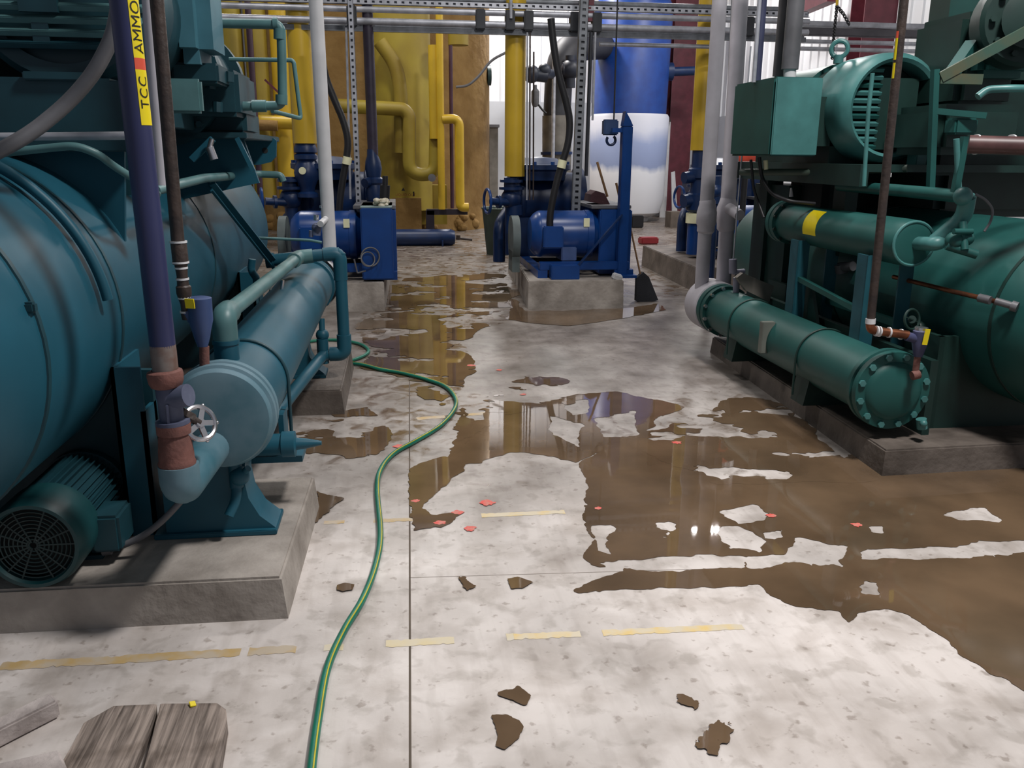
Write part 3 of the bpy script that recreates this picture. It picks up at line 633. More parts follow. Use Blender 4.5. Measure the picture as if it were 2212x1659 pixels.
part('valve_body', MB().lathe(w2, w3-w2, [(0, 0), (0, .017), (.03, .026), (.05, .03), (.09, .04), (.165, .04), (.168, .034), (.168, 0)], 20).cyl(at(430, 705, 2.95), at(404, 672, 2.95), .02), mat('slate_blue_valve', (62, 84, 128), .5, rgb2=(48, 66, 108)), rv)
part('valve_cap', MB().cyl(w3, w3+(w3-w2).normalized()*.012, .033), STEEL, rv)
part('seal_tag', MB().box(at(410, 656, 2.9), (.032, .004, .032), (.1, 0, -.3)), TAG, rv)

# grey pipe behind the navy one and the stub under it
solo('grey_pipe', MB().cyl(at(354, 400, 3.25), at(334, -20, 3.25)+Vector((0, 0, .5)), .03), GREYP, 'pale grey pipe between the navy pipe and the brown one', 'pipe')
solo('flexible_conduit', MB().pipe([at(264, -60, 2.8), at(255, 20, 2.8), at(243, 80, 2.8), at(205, 156, 2.8), at(148, 222, 2.8), at(70, 286, 2.75), at(0, 326, 2.7), at(-90, 365, 2.65)], .0215, .2), GREYD, 'thick grey flexible conduit sweeping across the top left', 'conduit')

# ------------------------------------------------------------------ oil pump motor on the near plinth
MOTG = mat('dark_sea_green', (18, 66, 70), .45)
M = thing('oil_pump_motor', (-1.17, 2.9, .15), 'dark teal electric motor with ribbed body and fan grille on the near left plinth', 'motor')
mc = Vector((-1.165, 0, .302)); 
mb = MB().lathe(mc, Yx, [(2.8, 0), (2.8, .128), (3.12, .128), (3.12, 0)], 40)
for k in range(40):
    a = 2*math.pi*k/40; u_ = Vector((math.cos(a), 0, math.sin(a))); mb.bar(mc+u_*.134+Yx*2.8, mc+u_*.134+Yx*3.1, .005, .02, u_)
part('ribbed_body', mb, TEALD, M)
part('fan_cowl', MB().lathe(mc, Yx, [(2.66, .118), (2.63, .128), (2.63, .14), (2.66, .15), (2.8, .15), (2.81, .13)], 48), MOTG, M)
g = MB()
for R_ in np.linspace(.02, .125, 9): g.torus(mc+Yx*2.645, Yx, R_, .0028, 40, 5)
for k in range(16):
    a = 2*math.pi*k/16; u_ = Vector((math.cos(a), 0, math.sin(a))); g.bar(mc+Yx*2.645+u_*.01, mc+Yx*2.645+u_*.13, .005, .005)
gr = part('fan_grille', g, mat('deep_sea_green', (14, 44, 46), .5), M); part('fan_recess', MB().cyl(mc+Yx*2.68, mc+Yx*2.69, .122), DARK, gr)
part('drive_flange', MB().lathe(mc, Yx, [(3.1, 0), (3.1, .15), (3.13, .15), (3.15, .1), (3.3, .09), (3.3, 0)], 32), TEALD, M)
part('junction_box', MB().bb((mc.x+.12, 2.78, .2), (mc.x+.215, 2.93, .33), .01), TEALD, M)
part('foot', MB().bb((mc.x-.13, 2.84, .15), (mc.x+.13, 3.08, .165)).bb((mc.x-.12, 2.86, .16), (mc.x-.09, 3.06, .25)).bb((mc.x+.09, 2.86, .16), (mc.x+.12, 3.06, .25)), TEALD, M)
part('pump_body', MB().cyl(mc+Yx*3.3, mc+Yx*3.48, .1).cyl(mc+Yx*3.36, mc+Yx*3.4, .13).cyl((mc.x, 3.4, .3), (mc.x, 3.4, .48), .05), TEALD, M)
solo('motor_conduit', MB().pipe([at(222, 1190, 2.83), at(262, 1180, 2.83), at(310, 1158, 2.83), at(355, 1122, 2.84), at(395, 1078, 2.86), at(424, 1040, 2.95)], .0115, .12).cyl(at(222, 1190, 2.83), at(240, 1187, 2.83), .017), GREYD, 'grey conduit curving from the small ribbed motor up to the cooler', 'conduit')

# ------------------------------------------------------------------ green compressor unit (right)
G = thing('compressor_unit', (3.35, 4.9, .13), 'big dark green screw compressor machine at the right edge', 'compressor')
XR, ZR, RR = 3.27, .73, .46
sp2 = part('separator_vessel', MB().lathe((XR, 0, ZR), Yx, [(3.3, 0), (3.32, .2), (3.42, .35), (3.55, .42), (3.7, RR), (7.0, RR), (7.2, .4), (7.3, .1), (7.3, 0)], 56), GREEN, G)
for y in (3.72, 5.3): part('weld_seam', MB().lathe((XR, 0, ZR), Yx, [(y-.012, RR-.01), (y-.01, RR+.004), (y+.01, RR+.004), (y+.012, RR-.01)], 56), GREEND, sp2)
for y in (3.95, 5.75):
    part('support_leg', MB().bb((2.72, y, .13), (4.1, y+.03, .62)).bb((2.72, y, .13), (2.75, y+.3, .62)), GREEND, G)
part('skid_plate', MB().bb((2.62, 3.85, .13), (2.66, 6.2, .52)), GREEND, G)
part('deck_beam', MB().bb((2.55, 4.6, 1.42), (4.4, 6.6, 1.46)).bb((2.55, 4.6, 1.34), (2.6, 6.6, 1.42)), GREEND, G)
part('deck_post', MB().bb((2.72, 6.2, .5), (2.84, 6.35, 1.42)).bb((2.72, 5.05, .9), (2.8, 5.2, 1.42)).bb((2.9, 5.6, .3), (3.3, 6.2, 1.4)), GREEND, G)
# motor with hooded front end
mx, mz, mr = 2.87, 1.775, .315
mm = part('main_motor', MB().lathe((mx, 0, mz), Yx, [(5.02, 0), (5.02, .24), (5.05, .27), (5.3, .28), (6.3, .28), (6.35, .2), (6.35, 0)], 40).bb((mx-.26, 5.1, 1.46), (mx+.26, 6.2, 1.6)), GREEND, G)
part('end_hood', MB().lathe((mx, 0, mz), Yx, [(5.06, .25), (4.88, .256), (4.865, .275), (4.9, .305), (5.0, mr), (5.3, mr), (5.32, .28)], 48), GREENL, mm)
part('body_cover', MB().lathe((mx, 0, mz), Yx, [(5.5, .28), (5.5, .305), (6.2, .305), (6.2, .28)], 40), GREEN, mm)
for k in range(11):
    h = -.215+k*.043; xa = mx-math.sqrt(.254**2-h*h)
    if xa < mx-.075: part('cooling_slat', MB().box(((xa+mx-.06)/2, 4.94, mz+h), (mx-.06-xa, .03, .02), (.5, 0, 0)), GREENL if k % 4 else GREEN, mm)
part('end_disc', MB().bb((mx-.07, 4.93, mz-.235), (mx+.17, 5.02, mz+.17), .004), GREEND, mm)
part('lifting_eye', MB().torus((mx-.13, 5.35, mz+mr+.055), (.5, 1, 0), .048, .014).cyl((mx-.13, 5.35, mz+mr-.03), (mx-.13, 5.35, mz+mr+.02), .03), GREENL, mm)
# terminal box on the aisle side
tp = at(1675, 165, 5.0); tq = at(1762, 338, 5.0)
tbx = part('terminal_box', MB().bb((tp.x, 5.0, tq.z), (tq.x, 5.62, tp.z), .012), GREEN, G)
part('box_cover', MB().bb((tp.x+.004, 4.985, tq.z+.004), (tq.x-.004, 5.0, tp.z-.004), .006), GREENL, tbx, 'front cover painted paler as if lit')  # paler green than the box: its lit front is put into the colour
part('box_neck', MB().bb((tq.x-.01, 5.1, tq.z+.06), (mx-.2, 5.55, tp.z-.1)), GREEND, tbx)
# compressor end
for (px, py, w_, h_, y, dd, mt) in ((2140, 130, .34, .5, 4.6, .5, GREEND), (2120, 280, .46, .26, 4.35, .5, GREEND), (2190, 60, .3, .5, 4.5, .4, GREEN), (2060, 310, .22, .36, 4.75, .3, GREEND)):
    part('compressor_casing', MB().box(at(px, py, y)+Vector((0, dd/2, 0)), (w_, dd, h_), None, .04), mt, G)
cz = at(2225, 40, 4.3)
part('casing_flange', MB().lathe(cz, (-.35, -1, 0), [(-.2, .23), (-.02, .23), (0, .21), (0, .0)], 36).lathe(cz, (-.35, -1, 0), [(0, .13), (.06, .15), (.07, .1), (.07, 0)], 30), GREEND, G)
for k in range(10):
    a = 2*math.pi*k/10; u_, v_ = frame(Vector((-.35, -1, 0))); c_ = cz+(u_*math.cos(a)+v_*math.sin(a))*.175
    part('flange_bolt', MB().cyl(c_, c_+Vector((-.35, -1, 0)).normalized()*.03, .016, seg=6), GREEND, G)
SCUF = mat('scuffed_green', (56, 84, 72), .5, rgb2=(84, 84, 62), scale=8)
part('casing_rib', MB().bar(at(2030, 168, 4.3), at(2230, 60, 4.2), .05, .05).bar(at(2030, 170, 4.3), at(2120, 172, 4.25), .04, .05), SCUF, G)
part('casing_rib', MB().bar(at(2100, 95, 4.5), at(2050, 168, 4.4), .06, .05), GREEN, G)
part('rear_casing', MB().bb(at(2102, 190, 5.0), at(2420, -90, 5.0)+Vector((0, .6, 0)), .05), GREEND, G)
part('rear_casing', MB().bb(at(2022, 470, 5.0), at(2450, 176, 5.0)+Vector((0, .6, 0)), .05), GREEND, G)
part('casing_plate', MB().bb(at(2062, 290, 4.25), at(2116, 255, 4.25)+Vector((0, .1, 0)), .01), GREEN, G)
part('casing_panel', MB().bb(at(1978, 360, 4.7), at(2010, 285, 4.7)+Vector((0, .1, 0)), .004), GREENL, G)
part('side_frame', MB().bar(at(2020, 150, 4.3), at(2010, 405, 4.3), .035, .03).bar(at(2020, 240, 4.3), at(2130, 250, 4.2), .03, .03), GREEN, G); part('side_frame', MB().bar(at(2085, 295, 3.95), at(2062, 420, 3.95), .03, .03), GREEN, G)
part('pale_tube', MB().pipe([at(2112, 209, 3.85), at(2132, 193, 3.85), at(2180, 191, 3.8), at(2290, 192, 3.75)], .017, .03), GREENL, G)
part('cross_tube', MB().pipe([at(1600, 372, 5.6), at(1760, 372, 5.2), at(1900, 366, 4.7), at(1960, 364, 4.6)], .022), mat('brownish_green', (70, 84, 74), .5), G)
part('gauge_line', MB().pipe([at(1885, 158, 4.45), at(1876, 240, 4.45), at(1866, 402, 4.45)], .011), GREENL, G)
part('feed_pipe', MB().pipe([at(1814, 401, 5.0), at(1960, 413, 4.35), at(2075, 424, 3.92)], .032), GREEN, G)
part('pipe_tee', MB().sphere(at(2080, 424, 3.9), .045).pipe([at(2090, 424, 3.9), at(2082, 470, 3.95), at(2020, 522, 4.02)], .04, .05).cyl(at(2066, 300, 3.95), at(2072, 420, 3.95), .014), GREENL, G)
part('valve_cluster', MB().sphere(at(2062, 520, 3.9), .045).sphere(at(2088, 515, 3.88), .035).cyl(at(2045, 530, 3.9), at(2110, 550, 3.85), .022).cyl(at(2080, 480, 3.9), at(2084, 540, 3.85), .018).cyl(at(2100, 500, 3.85), at(2060, 500, 3.85), .014), GREEN, G)
part('hose_loop', MB().pipe([at(2108, 420, 3.85), at(2128, 430, 3.85), at(2146, 452, 3.85), at(2140, 480, 3.85), at(2126, 500, 3.85)], .006, .03), GREYD, G)
part('cable_loop', MB().pipe([at(1640, 340, 5.3), at(1645, 385, 5.3), at(1668, 420, 5.2), at(1705, 435, 5.1), at(1760, 440, 5.1)], .012, .05), BLACK, G)
part('cable_loop', MB().pipe([at(1622, 345, 5.3), at(1628, 410, 5.3), at(1650, 470, 5.2)], .009, .05), BLACK, G)
part('glow_spot', MB().cyl(at(1654, 346, 5.3), at(1655, 366, 5.3), .014), PALE, G, 'pale spot in place of a small light glow')  # pale cylinder stands in for a small glow of light
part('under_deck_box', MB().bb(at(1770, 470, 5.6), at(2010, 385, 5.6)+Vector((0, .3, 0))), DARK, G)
part('under_deck_box', MB().bb((2.75, 5.9, .2), (3.0, 6.5, 1.3)), GREEND, G)
part('copper_drain', MB().pipe([at(1930, 598, 4.4), at(2060, 630, 3.95), at(2155, 652, 3.65)], .012), COPPER, G, 'copper brown drain pipe')
part('drain_valve', MB().cyl(at(2115, 643, 3.72), at(2140, 649, 3.67), .02).cyl(at(2150, 650, 3.66), at(2192, 662, 3.6), .017).cyl(at(2185, 660, 3.6), at(2198, 664, 3.58), .024), GREYD, G)
part('bearing_tube', MB().pipe([at(1790, 580, 5.2), at(1843, 575, 5.0)], .03).cyl(at(1815, 570, 5.1), at(1818, 588, 5.1), .04), GREYD, G)
part('red_brown_pipe', MB().pipe([at(2092, 312, 3.8), at(2300, 318, 3.6)], .042), mat('red_brown_pipe', (96, 66, 64), .45, rgb2=(70, 44, 44), scale=8), G, 'red brown pipe with pale joint rings')
for px in (2108, 2184): part('joint_ring', MB().cyl(at(px-2, 312, 3.79), at(px+2, 312, 3.79), .045), WHITE, G)

# green oil cooler with its small upper vessel
XG, ZG = 2.405, .383
H = thing('oil_cooler', (XG, 5.0, .13), 'green oil cooler vessel with bolted round head along the right plinth', 'vessel')
sh = part('shell', MB().lathe((XG, 0, ZG), Yx, [(3.9, .165), (6.1, .165)], 48), GREEN, H)
for y in (4.52, 5.55): part('strap', MB().pipe([Vector((XG-.17, y, .17))]+[p+Vector((0, y-p.y, 0)) for p in arc((XG, 0, ZG), Yx, .17, 0, 180, 0)]+[Vector((XG+.17, y, .17))], .0065, 0), GREEND, H)
for y in (4.42, 5.5):
    part('saddle', MB().prism([(XG-.15, y, .13), (XG+.15, y, .13), (XG+.12, y, .3)]+[p+Vector((0, y-p.y, 0)) for p in arc((XG, 0, ZG), Yx, .16, 0, -40, -140, 14)]+[(XG-.12, y, .3)], (0, .16, 0)), GREEND, H)
nh = part('near_head', MB().lathe((XG, 0, ZG), Yx, [(3.77, 0), (3.775, .12), (3.79, .142), (3.80, .15), (3.805, .196), (3.835, .2), (3.84, .186), (3.855, .186), (3.86, .2), (3.895, .198), (3.9, .165)], 56), GREEN, H)
for k in range(12):
    a = 2*math.pi*(k+.5)/12; c_ = Vector((XG+.175*math.cos(a), 3.79, ZG+.175*math.sin(a)))
    part('head_bolt', MB().cyl(c_, c_+Vector((0, .03, 0)), .017, seg=6), GREENL, nh)
ff = part('far_flange', MB().lathe((XG, 0, ZG), Yx, [(6.02, .165), (6.02, .19), (6.07, .19), (6.075, .175), (6.095, .175), (6.1, .19), (6.16, .19), (6.16, 0)], 48), GREEN, H)
for k in range(12):
    a = 2*math.pi*(k+.5)/12; c_ = Vector((XG+.178*math.cos(a), 6.0, ZG+.178*math.sin(a)))
    part('flange_bolt', MB().cyl(c_, c_+Vector((0, .025, 0)), .014, seg=6), STEEL, ff)
part('end_insulation', MB().lathe((XG, 0, ZG), Yx, [(6.16, .175), (6.18, .195), (6.42, .195), (6.47, .16), (6.49, 0)], 36), GREYP, H, 'pale grey insulated end')
part('plate_bracket', MB().bb(at(1643, 764, 4.94), at(1676, 696, 4.94)+Vector((0, .05, 0)), .003), mat('grey_bracket', (120, 124, 116), .6), H)
part('drain_plug', MB().cyl(at(1990, 905, 3.75), at(1992, 925, 3.75), .025).sphere(at(1995, 915, 3.72), .018), GREENL, H)
# two box columns carrying the upper vessel
XU, ZU = 2.605, 1.075
for y in (4.28, 5.1):
    part('column', MB().bb((2.47, y, .47), (2.545, y+.012, .995)).bb((2.47, y, .47), (2.482, y+.11, .995)).bb((2.66, y, .3), (2.74, y+.012, .995)), mat('blue_green_column', (32, 86, 98), .45), H)
part('tie_bar', MB().bar((2.5, 4.32, .68), (2.5, 5.15, .76), .03, .03).bar((2.7, 4.32, .62), (2.7, 5.15, .62), .03, .04), GREEN, H)
part('side_plate', MB().prism([(2.56, 4.9, .42), (2.56, 5.3, .42), (2.56, 5.3, .74), (2.56, 5.05, .7)], (.02, 0, 0)), GREEND, H)
uv = part('upper_vessel', MB().lathe((XU, 0, ZU), Yx, [(4.1, 0), (4.09, .07), (4.1, .108), (4.13, .118), (4.2, .12), (5.5, .12), (5.5, .142), (5.545, .142), (5.55, .134), (5.56, .134), (5.565, .142), (5.61, .142), (5.63, .1), (5.64, 0)], 44), GREEN, H)
part('end_rim', MB().torus((XU, 4.1, ZU), Yx, .11, .008), GREENL, uv)
for k in range(10):
    a = 2*math.pi*(k+.5)/10; c_ = Vector((XU+.131*math.cos(a), 5.485, ZU+.131*math.sin(a)))
    part('flange_bolt', MB().cyl(c_, c_+Vector((0, .02, 0)), .011, seg=6), GREEND, uv)
lb = MB(); A = []; Bq = []
for k in range(9):
    a = math.radians(118+k*10); A.append(lb.bm.verts.new((XU+.1208*math.cos(a), 4.93, ZU+.1208*math.sin(a)))); Bq.append(lb.bm.verts.new((XU+.1208*math.cos(a), 5.10, ZU+.1208*math.sin(a))))
for k in range(8): lb.bm.faces.new([A[k], A[k+1], Bq[k+1], Bq[k]])
part('yellow_sticker', lb, TAG, uv, 'blank yellow sticker')
part('outlet_pipe', MB().pipe([(XU+.02, 4.12, ZU), (XU+.04, 3.98, ZU+.01), at(2040, 520, 4.0)], .035, .05), GREENL, uv)
part('top_plug', MB().cyl(at(1709, 425, 5.55), at(1709, 406, 5.55), .014, .006), WHITE, uv, 'small white plug')
part('grey_panel', MB().prism([at(1592, 600, 5.75), at(1605, 590, 5.75), at(1672, 618, 5.75), at(1662, 652, 5.75), at(1612, 628, 5.75)], (0, .05, 0)), mat('dusty_grey_panel', (132, 124, 116), .7), H)
rf = thing('relief_valve', at(1583, 590, 5.9), 'small slate relief valve hanging on a thin line by the pale grey vessel end', 'valve')
part('valve_body', MB().cyl(at(1583, 590, 5.9), at(1583, 560, 5.9), .028).cyl(at(1583, 588, 5.9), at(1608, 586, 5.9), .018).cyl(at(1590, 600, 5.9), at(1590, 635, 5.9), .022), mat('lilac_valve', (150, 150, 168), .4), rf)
part('sense_line', MB().cyl(at(1584, 562, 5.9), at(1622, 100, 5.9), .0055), GALV, rf)
solo('grey_pipe', MB().cyl(at(1515, 625, 6.33), at(1553, 20, 6.33)+Vector((0, 0, .6)), .052).lathe(at(1524, 505, 6.33), Zx, [(0, .05), (.02, .066), (.06, .066), (.08, .075), (.16, .075), (.22, .06), (.24, .06), (.26, .05)], 20), GREYP, 'left one of the two pale grey pipes rising from the green cooler', 'pipe', 'pale grey pipes')
solo('grey_pipe', MB().cyl(at(1562, 620, 6.42), at(1596, 20, 6.42)+Vector((0, 0, .6)), .058).lathe(at(1568, 500, 6.42), Zx, [(0, .055), (.02, .07), (.06, .072), (.1, .08), (.18, .08), (.22, .066), (.26, .055)], 20).cyl(at(1575, 450, 6.35), at(1598, 465, 6.2), .04), GREYP, 'right one of the two pale grey pipes rising from the green cooler', 'pipe', 'pale grey pipes')
solo('white_pipe', MB().cyl(at(714, 560, 6.18), at(680, 0, 6.18)+Vector((0, 0, .6)), .046).cyl(at(707, 470, 6.18), at(692, 484, 6.02), .022), WHITE, 'tall white pipe rising from the far end of the teal cooler', 'pipe')
fv = thing('filling_valve', at(686, 505, 6.1), 'small grey ball valve left of the tall white pipe', 'valve')
part('valve_body', MB().cyl(at(683, 508, 6.1), at(684, 486, 6.1), .03).sphere(at(684, 492, 6.1), .034).cyl(at(672, 512, 6.1), at(672, 498, 6.1), .015), mat('slate_valve', (96, 104, 130), .5), fv)
part('valve_cap', MB().cyl(at(683, 476, 6.1), at(683, 464, 6.1), .018).cyl(at(694, 449, 6.1), at(694, 444, 6.1), .012), STEEL, fv)

# brown relief line at the right
BR = 3.76
B2 = thing('relief_line', at(1880, 690, BR), 'dark brown upright pipe with white taped elbow in front of the green cooler', 'pipe')
r0, r1 = at(1881, 690, BR), at(1953, 0, BR); r2 = r1+(r1-r0)*.5; rd = (r2-r0).normalized()
part('pipe_length', MB().cyl(r0, r2, .0195), IRON, B2)
e0 = at(1880, 700, BR)
part('copper_elbow', MB().pipe([r0, at(1879, 712, BR), at(1900, 716, BR), at(1962, 724, BR-.03)], .021, .03), COPPER, B2, 'copper elbow and stub')
for px, py in ((1893, 715), (1899, 716), (1920, 718), (1946, 722)): part('thread_tape', MB().cyl(at(px-1.5, py, BR-.01), at(px+1.5, py+.2, BR-.01), .0255), WHITE, B2)
part('thread_tape', MB().cyl(at(1880, 699, BR), at(1881, 688, BR), .023), WHITE, B2)
side = Vector((-.8, -.6, 0)); side = (side-rd*side.dot(rd)).normalized(); tv2 = rd.cross(side)
def tape2(pya, pyb, m_, lab=None):
    mb = MB(); fa, fb = (690-pya)/690, (690-pyb)/690; A = []; B_ = []
    for k in range(9):
        a = math.radians(0+k*5); o = (side*math.cos(a)-tv2*math.sin(a))*.0203
        A.append(mb.bm.verts.new(r0+(r1-r0)*fa+o)); B_.append(mb.bm.verts.new(r0+(r1-r0)*fb+o))
    for k in range(8): mb.bm.faces.new([A[k], A[k+1], B_[k+1], B_[k]])
    part('marker_tape', mb, m_, B2, lab)
tape2(158, 126, TAG); tape2(120, 76, TAG); tape2(76, 62, ORANGE, 'orange band of tape')
rv2 = thing('relief_valve', at(1985, 810, 3.75), 'dark slate relief valve with yellow seal tag on the green bolted head', 'valve')
part('valve_stem', MB().cyl(at(1976, 815, 3.73), at(1983, 765, 3.73), .0155).cyl(at(1970, 812, 3.72), at(1985, 808, 3.72), .022), RUST, rv2)
part('valve_body', MB().lathe(at(1983, 770, 3.73), at(1990, 712, 3.73)-at(1983, 770, 3.73), [(0, 0), (0, .02), (.04, .03), (.07, .036), (.125, .036), (.13, .03), (.13, 0)], 18).cyl(at(1988, 735, 3.73), at(1958, 726, 3.73), .022), mat('slate_purple_valve', (72, 76, 112), .5), rv2)
part('valve_cap', MB().cyl(at(1990, 713, 3.73), at(1991, 707, 3.73), .03), STEEL, rv2)
part('seal_tag', MB().box(at(2001, 728, 3.68), (.028, .004, .075), (0, .12, .2)), TAG, rv2)
solo('isolating_valve', MB().torus(at(1970, 690, 3.95), (.3, -1, .2), .05, .007).cyl(at(1970, 690, 3.95), at(1980, 705, 4.1), .02).sphere(at(1985, 708, 4.1), .035).bar(at(1958, 685, 3.95), at(1982, 695, 3.95), .012, .006), GREEND, 'dark green handwheel valve behind the slate relief valve', 'valve')

# conduits rising from the green terminal box
solo('conduit', MB().cyl(at(1634, 180, 5.45), at(1648, 0, 5.45)+Vector((0, 0, .6)), .026), mat('navy_conduit', (66, 70, 98), .4), 'dark navy conduit rising from the green terminal box', 'conduit')
solo('conduit', MB().cyl(at(1628, 178, 5.3), at(1640, 0, 5.3)+Vector((0, 0, .6)), .013), GALV, 'thin bright conduit in front of the navy one on the green terminal box', 'conduit')
cg = thing('flexible_conduit', at(1705, 160, 5.4), 'thick grey conduit with white collar on top of the green terminal box', 'conduit')
part('conduit_length', MB().cyl(at(1706, 150, 5.4), at(1725, -40, 5.4)+Vector((0, 0, .5)), .052), GREYD, cg)
part('collar', MB().cyl(at(1706, 168, 5.4), at(1706, 143, 5.4), .038), WHITE, cg)
solo('conduit', MB().cyl(at(1683, 165, 5.55), at(1702, -40, 5.55)+Vector((0, 0, .5)), .042), mat('dark_grey_conduit', (84, 82, 84), .5), 'dark grey conduit behind the thick grey one on the green terminal box', 'conduit')

# ------------------------------------------------------------------ blue pumps
def make_pump(mid=True):
    T = thing('pump_skid', (1.8, 9.4, .28), 'middle blue pump skid with tall hoist post on streaked concrete', 'pump', 'blue pump skids')
    m0 = part('drive_motor', MB().lathe((0, 8.95, .70), Xx, [(1.36, 0), (1.36, .16), (1.40, .21), (1.44, .235), (1.46, .24), (2.0, .24), (2.02, .22), (2.06, .19), (2.06, 0)], 40), BLUE, T)
    part('end_ring', MB().lathe((0, 8.95, .70), Xx, [(1.93, .236), (1.935, .247), (2.0, .247), (2.01, .236)], 40), BLUE, m0)
    part('terminal_box', MB().bb((1.46, 8.64, .58), (1.665, 8.76, .80), .012), BLUE, m0)
    part('oil_label', MB().bb((1.885, 8.715, .79), (1.945, 8.728, .875)), PALE, m0, 'pale yellow label')
    part('motor_foot', MB().bb((1.66, 8.72, .44), (1.82, 9.15, .585), .01), mat('pale_blue_foot', (70, 92, 140), .5), m0)
    part('skid_frame', MB().bb((1.42, 8.62, .36), (2.36, 8.72, .44), .006).bb((1.42, 10.6, .30), (2.36, 10.7, .44), .006).bb((1.40, 8.62, .28), (1.5, 10.7, .36)).bb((2.2, 8.62, .28), (2.4, 10.7, .36)), BLUE, T)
    part('front_foot', MB().bb((1.52, 8.5, .28), (1.81, 8.75, .42), .006), BLUE, T)
    part('belt_guard', MB().bb((2.06, 8.75, .30), (2.40, 9.5, .96), .012), BLUE, T)
    part('guard_lid', MB().bb((1.98, 8.8, .965), (2.40, 10.1, 1.0), .004), GREYD, T, 'dusty grey lid')
    part('sheave_cover', MB().cyl((1.20, 9.25, .63), (1.28, 9.25, .63), .24).bb((1.2, 9.1, .28), (1.28, 9.4, .5)), mat('grey_green_cover', (96, 108, 108), .6), T, 'grey green sheave cover')
    body = part('pump_body', MB().lathe((0, 10.2, 1.0), Xx, [(1.3, 0), (1.3, .3), (1.36, .34), (1.45, .34), (1.47, .3), (2.05, .3), (2.07, .35), (2.16, .35), (2.18, .28), (2.25, 0)], 40).bb((1.35, 9.9, .36), (2.2, 10.5, .8)), BLUED, T)
    part('casing_dome', MB().lathe((1.62, 10.0, 1.22), Zx, [(0, .3), (.1, .32), (.12, .36), (.17, .36), (.18, .28), (.24, .2), (.26, 0)], 32), BLUED, body)
    for k in range(10):
        a = 2*math.pi*k/10; c_ = Vector((1.62+.33*math.cos(a), 10.0+.33*math.sin(a), 1.39)); part('dome_bolt', MB().cyl(c_, c_+Zx*.035, .024, seg=6), BLUE, body)
    part('discharge_valve', MB().cyl((1.27, 9.75, .95), (1.27, 9.75, 1.25), .085).sphere((1.27, 9.75, 1.02), .12).cyl((1.27, 9.75, 1.12), (1.27, 9.75, 1.15), .14).cyl((1.27, 9.75, 1.2), (1.27, 9.75, 1.23), .13).cyl((1.27, 9.7, .98), (1.02, 9.6, 1.0), .04).cyl((1.27, 9.75, .4), (1.27, 9.75, .95), .07).cyl((1.13, 9.66, .99), (1.1, 9.65, .99), .07), BLUED, T)
    part('valve_handwheel', MB().torus((.985, 9.6, 1.0), (1, .2, 0), .13, .016).bar((.985, 9.6, .88), (.985, 9.6, 1.12), .02, .02), BLUE, T)
    part('suction_pipe', MB().pipe([(1.15, 9.9, .3), (1.15, 9.9, .72), (1.3, 10.1, .9)], .07, .1), BLUED, T)
    return T
pm = make_pump()
def shift_copy(o, dx, dy, label):
    c = copy_tree(o); c.location.x += dx; c.location.y += dy; c['label'] = label; return c
pl = shift_copy(pm, -2.42, 0, 'left blue pump skid half hidden behind the teal cooler and white pipe')
pr = shift_copy(pm, 2.5, .95, 'right blue pump skid mostly hidden behind the pale grey pipes')
# only the middle one carries a hoist post, the left one a taller guard with a rag on it
post = part('hoist_post', MB().bb((2.23, 8.6, .29), (2.33, 8.72, 1.78), .008).prism([(2.23, 8.6, 1.78), (2.33, 8.6, 1.78), (2.30, 8.6, 1.84), (2.25, 8.6, 1.92)], (0, .12, 0)).bb((2.13, 8.63, 1.72), (2.24, 8.69, 1.76)), BLUE, pm)
part('post_brace', MB().bar((2.25, 8.6, .92), (1.72, 8.56, .32), .012, .05, (0, 1, 0)), BLUED, pm)
part('post_foot', MB().bb((2.2, 8.55, .28), (2.42, 8.8, .31)), BLUE, pm)
hx = thing('hoist_hook', at(1322, 310, 8.75), 'blue hoist hook block hanging on a dark cable before the blue tank', 'hook')
part('hook_block', MB().bb(at(1304, 292, 8.75), at(1337, 258, 8.75)+Vector((0, .1, 0)), .012), mat('deep_slate_blue', (38, 66, 110), .45), hx)
part('hook', MB().torus(at(1320, 303, 8.8), Yx, .045, .014, a0=.6, a1=5.4, u=Zx), BLUED, hx)
part('cable', MB().pipe([at(1326, 260, 8.8), at(1330, 130, 8.8), at(1334, 0, 8.8), at(1334, -60, 8.8)], .008), BLACK, hx)
lt = part('tall_guard', MB().bb((-.36, 8.5, .30), (-.055, 9.4, .99), .012), BLUE, pl)
part('guard_lip', MB().bb((-.36, 8.55, .99), (-.055, 9.4, 1.0)), mat('pale_green_dust', (118, 140, 138), .7), pl)
rg = MB(); rr = random.Random(3)
for k in range(16): rg.sphere(Vector((-.17+rr.uniform(-.07, .07), 8.75+rr.uniform(-.05, .05), 1.025+rr.uniform(-.02, .03))), rr.uniform(.025, .045), (1, 1, .7), 8)
solo('crumpled_rag', rg, mat('cream_rag', (214, 208, 190), .9, rgb2=(150, 142, 120), scale=30), 'crumpled cream rag lying on top of the left blue pump guard', 'rag')
bx = MB(); bx.pipe([at(815, 452, 9.0), at(818, 420, 9.0), at(834, 402, 9.0)], .05, 0)
solo('gauge_bottle', MB().cyl(at(830, 440, 9.0), at(832, 400, 9.0), .05).cyl(at(832, 400, 9.0), at(832, 380, 9.0), .028), BLACK, 'black capped bottle behind the cream rag', 'bottle')
solo('cable_coil', MB().torus(at(800, 555, 8.45), (.3, -1, 0), .09, .008).torus(at(795, 560, 8.44), (.5, -1, .2), .07, .007).pipe([at(790, 585, 8.44), at(772, 590, 8.44), at(765, 560, 8.44)], .008), GREYD, 'tangled grey cable coil hanging at the left blue pump guard', 'cable')
part('white_plate', MB().bb((-.56, 8.52, .36), (-.525, 8.62, .56), .004), WHITE, pl, 'narrow white plate')

